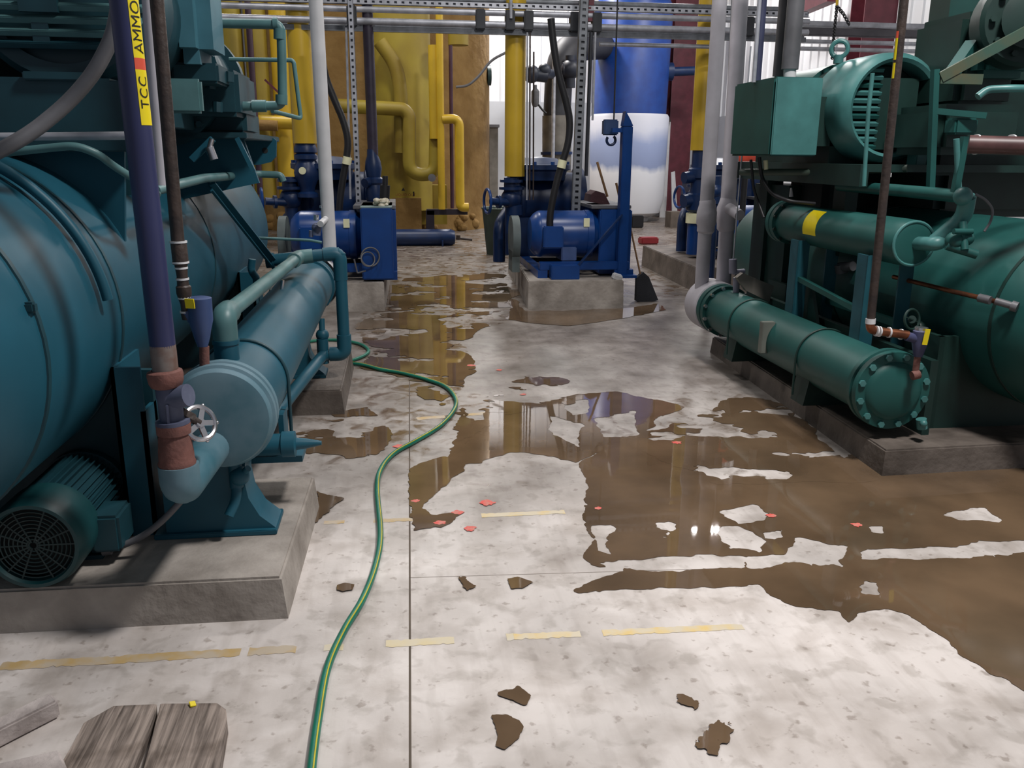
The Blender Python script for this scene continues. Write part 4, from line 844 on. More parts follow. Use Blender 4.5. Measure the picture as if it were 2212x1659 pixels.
# yellow jacketed drop pipes over the pumps
def drop(px0, px1, pyb, Y, label, neck):
    a, b = at(px0, pyb, Y), at(px1, pyb, Y); r = (b.x-a.x)/2; c = (a+b)/2
    T = thing('jacketed_pipe', c-Vector((0, 0, .55)), label, 'pipe', 'yellow jacketed drop pipes')
    part('jacket', MB().cyl(c, c+Vector((0, 0, 3.6)), r, seg=36), YEL, T)
    if neck == 'mid':
        part('neck', MB().lathe(c, -Zx, [(0, 0), (0, r*.5), (.1, r*.62), (.12, r*.8), (.2, r*.8), (.22, r*.55), (.3, r*.55), (.32, r*.85), (.42, r*.85), (.44, 0)], 24), BLUED, T)
    elif neck == 'left':
        part('neck', MB().lathe(c, -Zx, [(0, 0), (0, r*.8), (.05, r*.96), (.09, r*.96), (.1, r*.75), (.12, r*.96), (.16, r*.96), (.18, r*.7), (.24, r*.95), (.3, r*1.06), (.36, r*1.0), (.44, r*.7), (.5, r*.6), (.52, r*.9), (.56, r*.9), (.56, 0)], 28), BLUED, T)
        part('sight_glass', MB().cyl(c+Vector((-.03, -r*1.02, -.28)), c+Vector((-.03, -r*1.12, -.28)), .038), PALE, T)
    else:
        part('neck', MB().lathe(c, -Zx, [(0, 0), (0, r*.78), (.2, r*.8), (.22, r*1.05), (.32, r*1.05), (.34, r*.8), (.5, r*.8), (.52, r*1.15), (.7, r*1.1), (.72, r*.9)], 24), BLUED, T)
        part('white_band', MB().cyl(c-Zx*.74, c-Zx*.86, r*1.05), PALE, T)
        part('strainer', MB().cyl(c-Zx*.86, c-Zx*1.24, r*.82), BLUE, T)
        part('valve_bonnet', MB().cyl(c-Zx*.3, c-Zx*.3+Vector((-.2, -.05, -.02)), .07).cyl(c-Zx*.58, c-Zx*.58+Vector((-.19, -.05, -.02)), .08), BLUED, T)
    return T
drop(633, 685, 310, 9.7, 'left yellow jacketed pipe dropping to a blue valve body', 'left')
drop(1090, 1133, 381, 9.75, 'middle yellow jacketed pipe dropping behind the middle blue pump', 'mid')
drop(1492, 1533, 325, 10.3, 'right yellow jacketed pipe dropping beside the pale grey pipes', 'right')
bp_ = thing('blue_valve', at(812, 440, 9.6), 'dark blue valve column right of the slotted strut on the left pump', 'valve')
part('valve_column', MB().lathe(at(812, 450, 9.6), at(804, 325, 9.6)-at(812, 450, 9.6), [(0, 0), (0, .07), (.05, .09), (.16, .1), (.25, .085), (.27, .1), (.31, .1), (.33, .075), (.42, .09), (.5, .08), (.55, .06), (.62, .055), (.62, 0)], 24).cyl(at(806, 390, 9.6), at(788, 396, 9.5), .05), BLUED, bp_)
part('dark_riser', MB().cyl(at(806, 340, 9.6), at(794, 60, 9.6)+Vector((0, 0, .8)), .055), mat('dark_purple_pipe', (56, 48, 66), .5, rgb2=(40, 34, 46)), bp_)

# black flexible motor leads with pale fittings
def lead(pts, Y, fit, label, r=.035):
    T = thing('motor_lead', at(*pts[0], Y), label, 'cable', 'black motor leads')
    part('hose', MB().pipe([at(*p, Y) for p in pts], r, .35), BLACK, T)
    a, b = at(*fit[0], Y-.02), at(*fit[1], Y-.02); part('pale_fitting', MB().cyl(a, b, r*1.25), PALE, T); return T
lead([(1188, 492), (1188, 465), (1198, 410), (1213, 355), (1228, 310), (1232, 260), (1222, 215), (1206, 160), (1196, 100), (1190, 40)], 8.72, ((1212, 363), (1216, 346)), 'black flexible lead with pale fitting bending up from the middle blue motor')
lead([(728, 520), (735, 420), (748, 345), (753, 305), (742, 260), (722, 215), (700, 160), (690, 60)], 9.0, ((748, 355), (751, 339)), 'black flexible lead with pale fitting bending up behind the white pipe')

# trash bin, brooms
tb_ = thing('waste_bin', onz(1083, 553), 'tall dark green bin behind the blue handwheel of the middle pump', 'bin')
c = onz(1083, 553); hh = at(1080, 452, c.y).z
part('bin_body', MB().lathe(c+Vector((.0, .25, 0)), Zx, [(0, 0), (0, .2), (hh, .27), (hh-.02, .25), (.1, .19)], 32), mat('bin_green', (50, 62, 54), .5), tb_)
part('bin_rim', MB().torus(c+Vector((0, .25, hh)), Zx, .265, .018), mat('bin_rim_green', (70, 84, 74), .5), tb_)
bh = onz(1392, 652)
br = thing('push_broom', bh, 'dark angled broom standing on the floor right of the middle plinth', 'broom')
part('broom_head', MB().prism([at(1376, 600, bh.y), at(1390, 588, bh.y), at(1402, 598, bh.y), at(1422, 648, bh.y), at(1400, 655, bh.y), at(1374, 650, bh.y)], (0, .07, 0)), mat('charcoal_bristles', (52, 54, 60), .9, bump=.6, bscale=150), br)
part('handle', MB().cyl(at(1383, 592, bh.y+.03), at(1362, 492, bh.y+.12), .0095), HANDLE, br)
sb = thing('push_broom', at(1300, 430, 9.3), 'maroon push broom lying bristles up on the grey guard lid', 'broom')
part('broom_head', MB().prism([at(1274, 436, 9.0), at(1277, 420, 9.0), at(1288, 412, 9.0), at(1306, 418, 9.0), at(1318, 442, 9.0), at(1296, 440, 9.0)], (0, .3, 0)), BRISTLE, sb)
part('handle', MB().cyl(at(1312, 425, 9.1), at(1290, 350, 9.1), .013), HANDLE, sb)
solo('tool_handle', MB().cyl(at(1339, 430, 9.2), at(1331, 395, 9.2), .013), HANDLE, 'short wooden handle leaning against the blue hoist post', 'handle')
solo('white_block', MB().box(at(1333, 598, 8.5), (.1, .07, .06), (.2, .3, .1), .01), WHITE, 'small white block on the corner of the middle plinth', 'block')
solo('red_dustpan', MB().box(onz(1400, 527)+Vector((0, 0, .06)), (.32, .2, .12), (0, 0, .1), .02), mat('dull_red_plastic', (150, 44, 50), .5), 'dull red box on the wet floor right of the hoist post', 'box')
solo('dark_box', MB().box(onz(1376, 492)+Vector((0, .1, .13)), (.26, .3, .26), None, .02), BLACK, 'black box on the floor right of the hoist post', 'box')

# ------------------------------------------------------------------ overhead conduit rack
RY = 9.55
def level(py, px=1100): return at(px, py, RY).z
ZT = {k: level(k) for k in (2, 8, 13, 20, 29, 40, 57, 68, 86)}
x0r, x1r = -3.4, at(1748, 40, RY).x
def railbar(name, py, hgt, m_, label, y=RY, x0=x0r, x1=x1r, dp=.04, cat='rail', slots=False):
    z = level(py); mb = MB().bb((x0, y, z-hgt/2), (x1, y+dp, z+hgt/2))
    o = solo(name, mb, m_, label, cat, 'overhead conduit rack')
    return o
def slotted(a, b, wd, dp, m_, label, group=None, name='slotted_strut', slot=.062, axis=None):
    T = thing(name, a, label, 'strut', group); a, b = Vector(a), Vector(b); d = (b-a); L = d.length; d /= L
    f = Vector((0, -1, 0)); x = d.cross(f).normalized(); f = x.cross(d)
    mb = MB(); mb.bar(a-f*dp*.5, b-f*dp*.5, wd, .004, f)            # back web
    for s_ in (-1, 1): mb.prism([a+x*s_*wd/2-f*dp*.5, a+x*s_*(wd/2-.004)-f*dp*.5, a+x*s_*(wd/2-.004)+f*dp*.5, a+x*s_*wd/2+f*dp*.5], d*L)
    part('channel', mb, m_, T, smooth=0)
    # perforated face: rungs between the two edges
    mb = MB(); n = int(L/slot); st_ = []
    for k in range(2*n+1):
        p = a+d*((k//2)*slot+(k % 2)*slot*.62)+f*dp*.5; st_.append([mb.bm.verts.new(p+x*wd*q) for q in (-.5, -.2, .2, .5)])
    for k in range(2*n):
        for j in ((0, 2) if k % 2 else (0, 1, 2)): mb.bm.faces.new([st_[k][j], st_[k][j+1], st_[k+1][j+1], st_[k+1][j]])
    part('perforated_face', mb, m_, T, smooth=0); return T
slotted((x0r, RY, ZT[13]), (x1r, RY, ZT[13]), .055, .04, GALV, 'upper slotted rail running across the top of the picture', 'overhead conduit rack', 'slotted_rail', .075)
slotted((x0r, RY+.5, level(5)+.06), (x1r, RY+.5, level(5)+.06), .055, .04, GALVD, 'rear slotted rail just above the upper slotted rail', 'overhead conduit rack', 'slotted_rail', .075)
def cond(py, r, m_, label, y=RY, x0=x0r, x1=x1r):
    z = level(py); return solo('conduit', MB().cyl((x0, y, z), (x1, y, z), r), m_, label, 'conduit', 'overhead conduit rack')
cond(29, .03, GALV, 'upper bright conduit across the top under the slotted rail')
cond(54, .034, GALV, 'lower bright conduit across the top above the dark strut')
cond(62, .02, GALVD, 'thin dull conduit tucked under the lower bright conduit', RY+.1)
railbar('strut_rail', 69, .05, GALVD, 'dark flat strut under the lower bright conduit', RY+.03)
cond(88, .022, GALV, 'short bright conduit crossing in front of the blue tank top', RY+.1, at(1300, 88, RY).x, at(1560, 88, RY).x)
cond(-4, .03, GALVD, 'dull conduit along the very top edge of the picture', RY+.2)
# clamps of the rack
for i, px in enumerate((1038, 1102, 1142, 1242, 1290, 760, 1620)):
    z = level(45); x = at(px, 45, RY-.03).x
    solo('pipe_clamp', MB().bb((x-.05, RY-.05, level(66)), (x+.05, RY+.06, level(22)), .01), mat('dark_clamp_%d' % i, (60, 62, 66), .5, .4), ['first dark clamp on the rack left of the middle yellow pipe', 'dark clamp on the rack over the middle yellow pipe', 'dark clamp on the rack right of the middle yellow pipe', 'dark clamp on the rack at the right slotted strut', 'dark clamp on the rack just right of the right slotted strut', 'dark clamp on the rack at the left slotted strut', 'dark clamp on the rack at the pale grey pipes'][i], 'clamp', 'overhead conduit rack')
# hangers
solo('hanger_rod', MB().cyl(at(1104, 40, RY-.06), at(1103, -60, RY-.06), .017), GALV, 'bright hanger rod at the top over the middle yellow pipe', 'rod')
solo('maroon_hanger', MB().bb(at(1255, 45, RY-.02), at(1285, -50, RY-.02)+Vector((0, .1, 0))), MAROON, 'dark maroon hanger plate at the top over the right slotted strut', 'hanger')
# slotted uprights
slotted(at(776, 470, 9.2), at(757, 20, 9.2)+Vector((0, 0, .3)), .055, .05, GALV, 'left galvanised slotted strut standing over the left blue pump', 'slotted uprights')
slotted(at(1243, 462, 9.2), at(1262, 20, 9.2)+Vector((0, 0, .3)), .09, .05, GALVD, 'right galvanised slotted strut standing over the middle blue pump', 'slotted uprights')
solo('upright_conduit', MB().cyl(at(757, 430, 9.25), at(748, 60, 9.25), .012), GALV, 'thin bright conduit along the left slotted strut', 'conduit')
solo('upright_conduit', MB().cyl(at(1266, 380, 9.25), at(1277, 70, 9.25), .02), mat('dark_grey_steel', (66, 68, 74), .4, .5), 'dark conduit along the right side of the right slotted strut', 'conduit')
solo('upright_conduit', MB().cyl(at(1280, 260, 9.3), at(1286, 70, 9.3), .012), GALV, 'thin bright conduit next to the dark one by the right slotted strut', 'conduit')
for i, (px, lab) in enumerate(((1139, 'left one of the three thin rods right of the middle yellow pipe'), (1145, 'middle one of the three thin rods right of the middle yellow pipe'), (1153, 'right one of the three thin rods right of the middle yellow pipe'))):
    top = 112 if i == 2 else 70
    solo('thin_rod', MB().cyl(at(px-1, 432, 9.5), at(px, top, 9.5), .009), IRON if i else GALV, lab, 'rod', 'thin rods by the yellow pipe')
solo('thin_rod', MB().cyl(at(1556, 560, 8.5), at(1578, 20, 8.5)+Vector((0, 0, .5)), .010), GALVD, 'thin rod between the two pale grey pipes', 'rod')
# raceway on the right wall
for i, (py, h, m_, lab) in enumerate(((50, .07, GALV, 'upper grey raceway along the top right behind the green motor'), (67, .1, mat('dark_raceway', (96, 94, 100), .5, .2), 'dark raceway under the upper grey one at the top right'), (88, .045, GALV, 'bright conduit under the dark raceway at the top right'), (104, .045, GALV, 'lowest bright conduit at the top right'))):
    a, b = at(1730, py, 11.5), at(2085, py+18, 11.5)
    solo('raceway', MB().bb((a.x, 11.5, a.z-h/2), (b.x, 11.6, a.z+h/2), .01), m_, lab, 'raceway', 'raceways at the right')
solo('raceway_upright', MB().bb(at(2018, 140, 11.4), at(2026, 40, 11.4)+Vector((0, .05, .4))).bb(at(2095, 90, 11.3), at(2105, -20, 11.3)+Vector((0, .05, .4))), GALV, 'grey strut uprights crossing the raceways at the top right', 'strut')
ch = thing('hanging_chain', at(1806, 130, 7.5), 'dark chain with yellow top link hanging above the green motor', 'chain')
cm = MB(); pts = [at(px, py, 7.5) for px, py in ((1798, 125), (1800, 95), (1803, 60), (1808, 14))]
for i in range(34):
    t = i/33*3; k = min(2, int(t)); p = pts[k].lerp(pts[k+1], t-k); cm.torus(p, Xx if i % 2 else Yx, .012, .005, 10, 5)
pts = [at(px, py, 7.5) for px, py in ((1808, 14), (1822, 30), (1834, 52))]
for i in range(14):
    t = i/13*2; k = min(1, int(t)); p = pts[k].lerp(pts[k+1], t-k); cm.torus(p, Xx if i % 2 else Yx, .012, .005, 10, 5)
part('chain_links', cm, BLACK, ch); part('yellow_link', MB().cyl(at(1808, 12, 7.5), at(1810, -30, 7.5), .012), YEL, ch)

# ------------------------------------------------------------------ background vessels and steel
tk = thing('insulated_vessel', (-.47, 19.5, 0), 'huge vessel covered in tan and yellow sprayed foam at the back left', 'vessel')
part('foam_shell', MB().lathe((-.47, 19.5, 0), Zx, [(0, 0), (0, 2.62), (.12, 2.6), (.35, 2.52), (.5, 2.5), (7, 2.5), (7, 0)], 72), FOAM, tk)
fx = MB(); rr = random.Random(9)
for k in range(60):
    a = math.radians(-90+rr.uniform(-70, 88)); R_ = 2.52+rr.uniform(0, .12); fx.sphere((-.47+R_*math.cos(a), 19.5+R_*math.sin(a), rr.uniform(.0, .3)), rr.uniform(.06, .16), (1, 1, .8), 8)
part('foam_foot', fx, FOAM, tk, kind='stuff')
yv = thing('yellow_vessel', at(860, 440, 16.0), 'tall yellow coated vessel standing before the tan foam vessel', 'vessel')
def vtube(name, pxa, pxb, py0, py1, Y, m_, par, lab=None, ext=0):
    a, b = at(pxa, py0, Y), at(pxb, py0, Y); top = at((pxa+pxb)/2, py1, Y).z+ext
    return part(name, MB().cyl((a+b)/2, Vector(((a.x+b.x)/2, a.y, top)), (b.x-a.x)/2, seg=36), m_, par, lab)
vtube('coated_shell', 812, 935, 452, -60, 16.2, YELD, yv, ext=1.5)
part('shell_skirt', MB().bb(at(840, 485, 16.3), at(965, 400, 16.3)+Vector((0, .4, 0))), YELD, yv)
part('jacketed_pipe', MB().pipe([at(725, 228, 15.3), at(872, 236, 15.3), at(884, 250, 15.3), at(884, 376, 15.3), at(940, 378, 15.3), at(942, 250, 15.3)], .115, .3), YELD, yv)
part('jacketed_pipe', MB().pipe([at(820, 90, 15.5), at(856, 140, 15.5), at(866, 200, 15.5), at(866, 330, 15.5)], .12, .3), YELD, yv)
vtube('level_column', 928, 952, 300, 98, 15.2, YEL, yv); vtube('level_column', 947, 962, 452, -10, 15.1, YEL, yv, ext=.5)
part('jacketed_pipe', MB().pipe([at(955, 258, 15.1), at(992, 256, 15.1), at(994, 448, 15.1), at(1012, 448, 15.1)], .078, .16), YEL, yv)
vtube('cap', 968, 1012, 98, 74, 15.6, YELD, yv); vtube('dark_riser', 973, 981, 450, 98, 15.4, mat('dark_plum_pipe', (66, 36, 56), .5), yv)
part('side_cable', MB().pipe([at(985, 188, 15.5), at(1010, 186, 15.5), at(1035, 165, 15.5), at(1060, 130, 15.5), at(1094, 113, 15.5)], .022, .4), GREYD, yv)
part('foam_box', MB().bb(at(850, 500, 15.6), at(910, 428, 15.6)+Vector((0, .5, 0))), FOAM, yv)
part('grey_gauge', MB().cyl(at(933, 384, 15.1), at(933, 384, 14.95), .065), GREYD, yv)
part('steel_bracket', MB().bb(at(922, 550, 15.2), at(938, 455, 15.2)+Vector((0, .12, 0))).bb(at(922, 464, 15.2), at(1010, 452, 15.2)+Vector((0, .12, 0))).bb(at(915, 550, 15.2), at(942, 540, 15.2)+Vector((0, .16, 0))), mat('dark_bracket', (48, 40, 52), .6), yv)
# faded stencilling under the small warning triangle
def stencil(txt, px, py, Y, size, par, ink):
    cu = bpy.data.curves.new('stencil', 'FONT'); cu.body = txt; cu.size = size; cu.align_x = 'CENTER'; cu.align_y = 'CENTER'; cu.extrude = .003
    o = bpy.data.objects.new('s', cu); COL.objects.link(o); me = bpy.data.meshes.new_from_object(o.evaluated_get(bpy.context.evaluated_depsgraph_get())); bpy.data.objects.remove(o)
    me.name = 'stencil_lettering'; me.materials.clear(); me.materials.append(ink); q = bpy.data.objects.new('stencil_lettering', me); COL.objects.link(q); q.parent = par
    q.rotation_euler = (math.pi/2, 0, 0); q.location = at(px, py, Y)-wloc(par); return q
INK2 = mat('faded_red_ink', (132, 60, 40), .8)
stencil('LIQUID OUT', 876, 421, 15.58, .062, yv, INK2)
part('stencil_mark', MB().prism([at(867, 412, 15.58), at(875, 412, 15.58), at(871, 405, 15.58)], (0, .004, 0)), INK, yv)
part('stencil_mark', MB().bb(at(892, 424, 15.58), at(895, 414, 15.58)+Vector((0, .004, 0))), INK, yv)
# far left yellow pipes seen between the teal machine and the white pipe
yl = thing('yellow_header', at(560, 300, 14.5), 'yellow coated wall of pipes seen behind the teal pipe loop', 'pipe')
for pa, pb, m_ in ((500, 548, YELD), (552, 598, YELD), (604, 640, YEL)): vtube('jacketed_pipe', pa, pb, 430, -40, 14.6, m_, yl, ext=.8)
for pa, pb in ((494, 502), (556, 569)): vtube('dark_riser', pa, pb, 420, -20, 14.2, mat('plum_riser_%d' % pa, (62, 36, 54), .5), yl)
part('cross_pipe', MB().cyl(at(540, 262, 14.3), at(640, 266, 14.3), .1), YEL, yl)
part('pale_branch', MB().cyl(at(520, 268, 14.2), at(600, 272, 14.2), .08), FOAM, yl)
part('thin_stay', MB().bar(at(572, 172, 14.1), at(604, 202, 14.1), .03, .03), MAROON, yl)
bt = thing('horizontal_receiver', at(890, 530, 14.5), 'dark blue horizontal tank end low behind the left blue pump', 'tank')
part('receiver_shell', MB().lathe(at(760, 514, 14.7), Xx, [(0, 0), (0, .14), (1.4, .14), (1.65, .14), (1.72, .11), (1.74, 0)], 32), BLUED, bt)
part('receiver_leg', MB().bb(at(866, 548, 14.7), at(872, 520, 14.7)+Vector((0, .1, 0))).bb(at(955, 560, 14.5), at(958, 520, 14.5)+Vector((0, .1, 0))), BLUED, bt)
part('drain_tap', MB().cyl(at(985, 514, 14.4), at(1020, 518, 14.4), .02).cyl(at(990, 508, 14.4), at(990, 518, 14.4), .035), IRON, bt)
# frosted blue tank with its insulated elbow
bk = thing('frosted_tank', (5.42, 20.3, 0), 'upright blue tank white with frost on its lower half at the back', 'tank')
cx = (at(1280, 240, 20.3).x+at(1440, 240, 20.3).x)/2; rt = (at(1440, 240, 20.3).x-at(1280, 240, 20.3).x)/2
zf = at(1360, 244, 20.3-rt).z
part('tank_shell', MB().lathe((cx, 20.3, 0), Zx, [(.25, 0), (.25, rt*.9), (zf+2.3, rt), (zf+2.55, rt*.85), (zf+2.7, rt*.4), (zf+2.72, 0)], 48), mat('tank_blue', (18, 64, 142), .45, rgb2=(14, 54, 128)), bk)
FR = bpy.data.materials.new('tank_frost'); FR.use_nodes = True; nt = FR.node_tree; b = nt.nodes['Principled BSDF']
tc = nt.nodes.new('ShaderNodeTexCoord'); mp = nt.nodes.new('ShaderNodeMapping'); mp.inputs['Scale'].default_value = (1.2, 1.2, .5); nz = nt.nodes.new('ShaderNodeTexNoise'); nz.inputs['Scale'].default_value = 1.4; nz.inputs['Detail'].default_value = 5
nt.links.new(tc.outputs['Object'], mp.inputs['Vector']); nt.links.new(mp.outputs['Vector'], nz.inputs['Vector'])
sx = nt.nodes.new('ShaderNodeSeparateXYZ'); nt.links.new(tc.outputs['Object'], sx.inputs['Vector'])
ma = nt.nodes.new('ShaderNodeMath'); ma.operation = 'MULTIPLY_ADD'; nt.links.new(nz.outputs['Fac'], ma.inputs[0]); ma.inputs[1].default_value = .5; nt.links.new(sx.outputs['Z'], ma.inputs[2])
rp = nt.nodes.new('ShaderNodeValToRGB'); e = rp.color_ramp.elements; e[0].position = .0; e[0].color = (*lin((228, 230, 236)), 1); e[1].position = 1.0; e[1].color = (*lin((214, 216, 226)), 1)
for ps, cl in ((.48, (230, 232, 238)), (.54, (140, 154, 190)), (.74, (150, 164, 200)), (.86, (206, 210, 224))):
    q = e.new(ps); q.color = (*lin(cl), 1)
mrn = nt.nodes.new('ShaderNodeMapRange'); mrn.inputs['From Min'].default_value = .25; mrn.inputs['From Max'].default_value = zf+.25; nt.links.new(ma.outputs[0], mrn.inputs['Value']); nt.links.new(mrn.outputs['Result'], rp.inputs['Fac'])
nt.links.new(rp.outputs['Color'], b.inputs['Base Color']); b.inputs['Roughness'].default_value = .85
part('frost_coat', MB().lathe((cx, 20.3, 0), Zx, [(.1, 0), (.1, rt*.7), (.2, rt*.9), (.5, rt*.99), (zf-.06, rt+.03), (zf, rt-.005)], 48), FR, bk, 'white frost coat')
part('tank_skirt', MB().lathe((cx, 20.3, 0), Zx, [(0, rt*.6), (.15, rt*.6)], 32), WHITE, bk)
part('side_nozzle', MB().cyl(at(1430, 155, 20.2), at(1452, 155, 20.2), .2).cyl(at(1450, 155, 20.2), at(1500, 153, 20.2), .1), BLUED, bk)
el = thing('insulated_elbow', at(1205, 420, 18.5), 'dark grey insulated pipe bending into the frosted blue tank', 'pipe')
dk = mat('dark_insulation', (52, 54, 60), .6, rgb2=(34, 34, 40), scale=2)
part('elbow_length', MB().pipe([at(1203, 250, 18.7), at(1210, 102, 18.7), at(1310, 98, 20.0)], .29, .95, 28), dk, el)
part('lower_length', MB().cyl(at(1202, 430, 18.7), at(1203, 250, 18.7), .31, seg=28), mat('taupe_insulation', (124, 120, 112), .6, rgb2=(92, 88, 82), scale=3), el, 'taupe lower length')
part('clamp_ring', MB().cyl(at(1202, 334, 18.65), at(1202, 328, 18.65), .34), BLUED, el)
part('bright_tube', MB().cyl(at(1194, 360, 18.2), at(1197, 125, 18.2), .04), GALV, el)
part('valve_body', MB().sphere(at(1232, 150, 18.3), .2).cyl(at(1215, 150, 18.3), at(1250, 150, 18.3), .14).cyl(at(1232, 190, 18.3), at(1232, 120, 18.3), .1), mat('dark_valve', (32, 38, 52), .5), el)
vs_ = thing('side_valve', at(1160, 180, 17.5), 'dark control valve with hanging bottle left of the insulated elbow', 'valve')
part('valve_body', MB().cyl(at(1140, 160, 17.5), at(1182, 165, 17.5), .12).cyl(at(1176, 160, 17.5), at(1200, 160, 18.6), .09).sphere(at(1148, 160, 17.5), .17).sphere(at(1176, 152, 17.5), .13), mat('dark_blue_grey_valve', (36, 44, 60), .5), vs_)
part('bottle', MB().lathe(at(1156, 232, 17.5), Zx, [(0, 0), (.02, .05), (.1, .08), (.3, .08), (.36, .03), (.42, .03)], 18), GREYD, vs_)
part('drain_hose', MB().pipe([at(1162, 225, 17.5), at(1172, 238, 17.5), at(1180, 245, 17.5)], .02), BLACK, vs_)
dd = thing('vent_duct', at(1067, 420, 20.5), 'grey square post standing between the tan vessel and the middle yellow pipe', 'post')
part('post_body', MB().bb(at(1058, 480, 20.5), at(1076, 275, 20.5)+Vector((0, .3, 0))), mat('grey_brown_post', (128, 124, 116), .6), dd); part('post_cap', MB().bb(at(1056, 275, 20.45), at(1079, 269, 20.45)+Vector((0, .4, 0))), GREYD, dd)
solo('wall_gauge', MB().cyl(at(1052, 163, 18.9), at(1060, 163, 18.9), .2), mat('dark_teal_gauge', (36, 66, 66), .5), 'dark round gauge at the edge of the tan foam vessel', 'gauge')
for nm, pa, pb, Y, lab in (('steel_column', 1450, 1498, 21.3, 'maroon steel column at the back right of the frosted tank'), ('steel_column', 1848, 1922, 13.4, 'maroon steel column above the green motor at the right wall')):
    a, b = at(pa, 200, Y), at(pb, 200, Y); wd = b.x-a.x; cxx = (a.x+b.x)/2
    T = thing(nm, (cxx, Y, 0), lab, 'column', 'maroon steel columns')
    part('web', MB().bb((cxx-.01, Y, 0), (cxx+.01, Y+.4, 6.9)), MAROON, T)
    part('flange', MB().bb((cxx-wd/2, Y-.02, 0), (cxx+wd/2, Y, 6.9)), MAROON, T); part('flange', MB().bb((cxx-wd/2, Y+.4, 0), (cxx+wd/2, Y+.42, 6.9)), MAROON, T)
solo('rafter', MB().bar(at(1735, 14, 15.5), at(1800, -14, 14.5), .2, .25), MAROON, 'sloping maroon rafter at the top above the green terminal box', 'beam')
dn = thing('downspout', at(1455, 470, 21.0), 'white corner panel with small bracket left of the back maroon column', 'panel')
part('panel', MB().bb(at(1425, 470, 21.1), at(1449, 262, 21.1)+Vector((0, .05, 0))), WHITE, dn)
part('bracket', MB().bb(at(1420, 263, 21.0), at(1450, 258, 21.0)+Vector((0, .05, 0))).cyl(at(1420, 262, 21.0), at(1426, 340, 21.0), .015), IRON, dn)
solo('white_board', MB().prism([at(1452, 470, 20.6), at(1464, 470, 20.6), at(1458, 370, 20.6), at(1450, 372, 20.6)], (0, .03, 0)), WHITE, 'white board leaning at the foot of the back maroon column', 'board')
solo('foot_block', MB().bb(onz(1448, 492)+Vector((0, 0, 0)), at(1478, 458, onz(1448, 492).y)+Vector((0, .4, 0))), mat('brown_grey_block', (108, 98, 90), .8), 'brown grey block on the floor below the leaning white board', 'block')
# orange cap and small fittings between the grey pipes and the terminal box
oc = thing('orange_cap', at(1612, 340, 8.2), 'orange red domed cap showing behind the green terminal box', 'cap')
q_ = at(1612, 345, 8.25); part('stand', MB().cyl((q_.x, q_.y, 0), q_, .03), BLACK, oc); part('dome', MB().sphere(at(1610, 335, 8.2), .12, (1, 1, 1.1)), mat('orange_red_cap', (226, 84, 62), .5), oc)
part('fitting', MB().cyl(at(1600, 300, 8.2), at(1606, 270, 8.2), .05).torus(at(1603, 275, 8.2), Yx, .06, .014), BLACK, oc)
fl_ = thing('valve_group', at(1540, 420, 8.0), 'small dark blue valves between the two pale grey pipes', 'valve')
part('valve_body', MB().cyl(at(1547, 440, 8.0), at(1548, 380, 8.0), .05).sphere(at(1545, 412, 8.0), .075).cyl(at(1540, 395, 8.0), at(1562, 395, 8.0), .035), BLUED, fl_)
q_ = at(1547, 440, 8.0); part('drain_leg', MB().cyl((q_.x, 8.0, 0), q_, .028), BLUED, fl_)

# ------------------------------------------------------------------ things lying on the floor in front
hose_pts = [(668, 1740), (674, 1665), (688, 1560), (708, 1452), (743, 1372), (785, 1300), (812, 1228), (822, 1160), (815, 1065), (822, 1022), (850, 986), (900, 957), (950, 926), (980, 892), (984, 866), (962, 840), (920, 824), (870, 811), (820, 802), (775, 791), (700, 784), (600, 778)]
def smooth(pts, n=10):
    P = [Vector(p) for p in pts]; out = []
    for i in range(len(P)-1):
        p0, p1, p2, p3 = P[max(i-1, 0)], P[i], P[i+1], P[min(i+2, len(P)-1)]
        for k in range(n):
            t = k/n; out.append(.5*((2*p1)+(-p0+p2)*t+(2*p0-5*p1+4*p2-p3)*t*t+(-p0+3*p1-3*p2+p3)*t**3))
    out.append(P[-1]); return out
HR = .0125
hp = [onz(px, py)+Vector((0, 0, HR+.002)) for px, py in hose_pts]; hp = smooth(hp, 8)
hs = thing('garden_hose', hp[0]-Vector((0, 0, HR)), 'green garden hose with yellow stripe snaking across the wet floor', 'hose')
hg = mat('hose_green', (20, 118, 96), .4)
part('hose_length', MB().pipe(hp, HR, 0, 12), hg, hs)
st = [p+Vector((.006, -.002, HR*.93)) for p in hp]; part('yellow_stripe', MB().pipe(st, .0024, 0, 6), mat('hose_yellow', (206, 190, 40), .4), hs)
h2 = smooth([onz(px, py)+Vector((0, 0, HR+.002)) for px, py in ((640, 745), (700, 738), (745, 740), (780, 748), (796, 760), (790, 770), (768, 780), (740, 788), (700, 795))], 8)
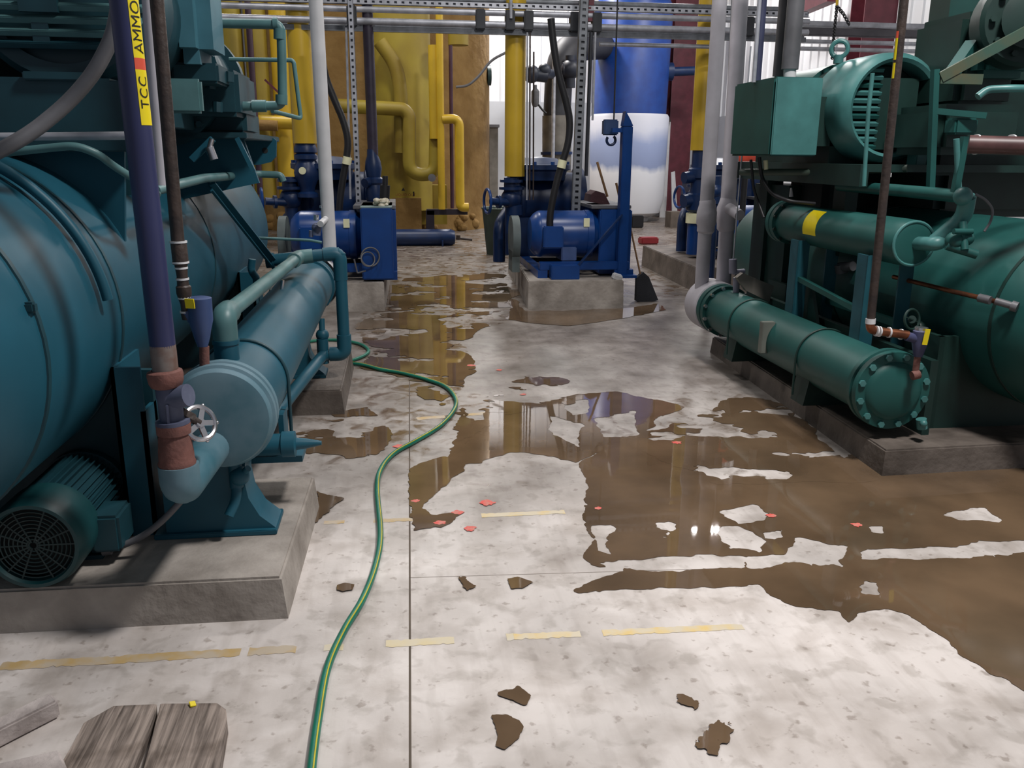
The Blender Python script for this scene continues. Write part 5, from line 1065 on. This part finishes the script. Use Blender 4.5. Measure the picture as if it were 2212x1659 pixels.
part('hose_length', MB().pipe(h2, HR, 0, 10), hg, hs)
def plank(pts, h, m_, label, name='wood_plank'):
    mb = MB(); lo = [Vector(onz(px, py, h)) for px, py in pts]
    mb.prism([p-Vector((0, 0, h-.002)) for p in lo], (0, 0, h-.002))
    bmesh.ops.bevel(mb.bm, geom=[e for e in mb.bm.edges if abs(e.verts[0].co.z-e.verts[1].co.z) < .001 and e.verts[0].co.z > h*.5], offset=.004, segments=2, affect='EDGES')
    return solo(name, mb, m_, label, 'plank')
plank([(60, 1760), (150, 1620), (180, 1560), (245, 1523), (338, 1519), (335, 1540), (280, 1680), (246, 1770)], .035, WOOD, 'left weathered wood plank with a dark stain at the bottom left')
plank([(275, 1760), (305, 1680), (346, 1518), (470, 1517), (488, 1530), (491, 1560), (474, 1659), (455, 1770)], .038, WOOD, 'right weathered wood plank with rounded corner at the bottom left')
# stains and chip
c_ = onz(250, 1588, .037); mb = MB(); ring = [mb.bm.verts.new(c_+Vector((.022*math.cos(a)*(1.6 if math.cos(a) > 0 else 1.0)+.5*.05*math.sin(a), .045*math.sin(a), 0))) for a in np.linspace(0, 6.1, 20)]; mb.bm.faces.new(ring)
solo('yellow_chip', MB().box(onz(416, 1521, .042), (.016, .018, .006), (.3, .2, .5), .001), TAG, 'tiny yellow chip on the end of the right wood plank', 'chip')
def block(pts, h, label, m_):
    mb = MB(); lo = [Vector(onz(px, py, h)) for px, py in pts]; mb.prism([p-Vector((0, 0, h-.001)) for p in lo], (0, 0, h-.001)); bmesh.ops.bevel(mb.bm, geom=mb.bm.edges[:], offset=.006, segments=2, affect='EDGES')
    return solo('timber_block', mb, m_, label, 'block')
GREYB = mat('grey_timber', (190, 180, 176), .85, rgb2=(150, 140, 136), scale=9, bump=.3)
block([(-130, 1610), (108, 1494), (126, 1512), (-130, 1640)], .055, 'grey timber strip pointing in from the left edge at the bottom', GREYB)
block([(20, 1740), (-60, 1659), (128, 1617), (180, 1740)], .06, 'grey timber block cut off by the bottom left corner', GREYB)
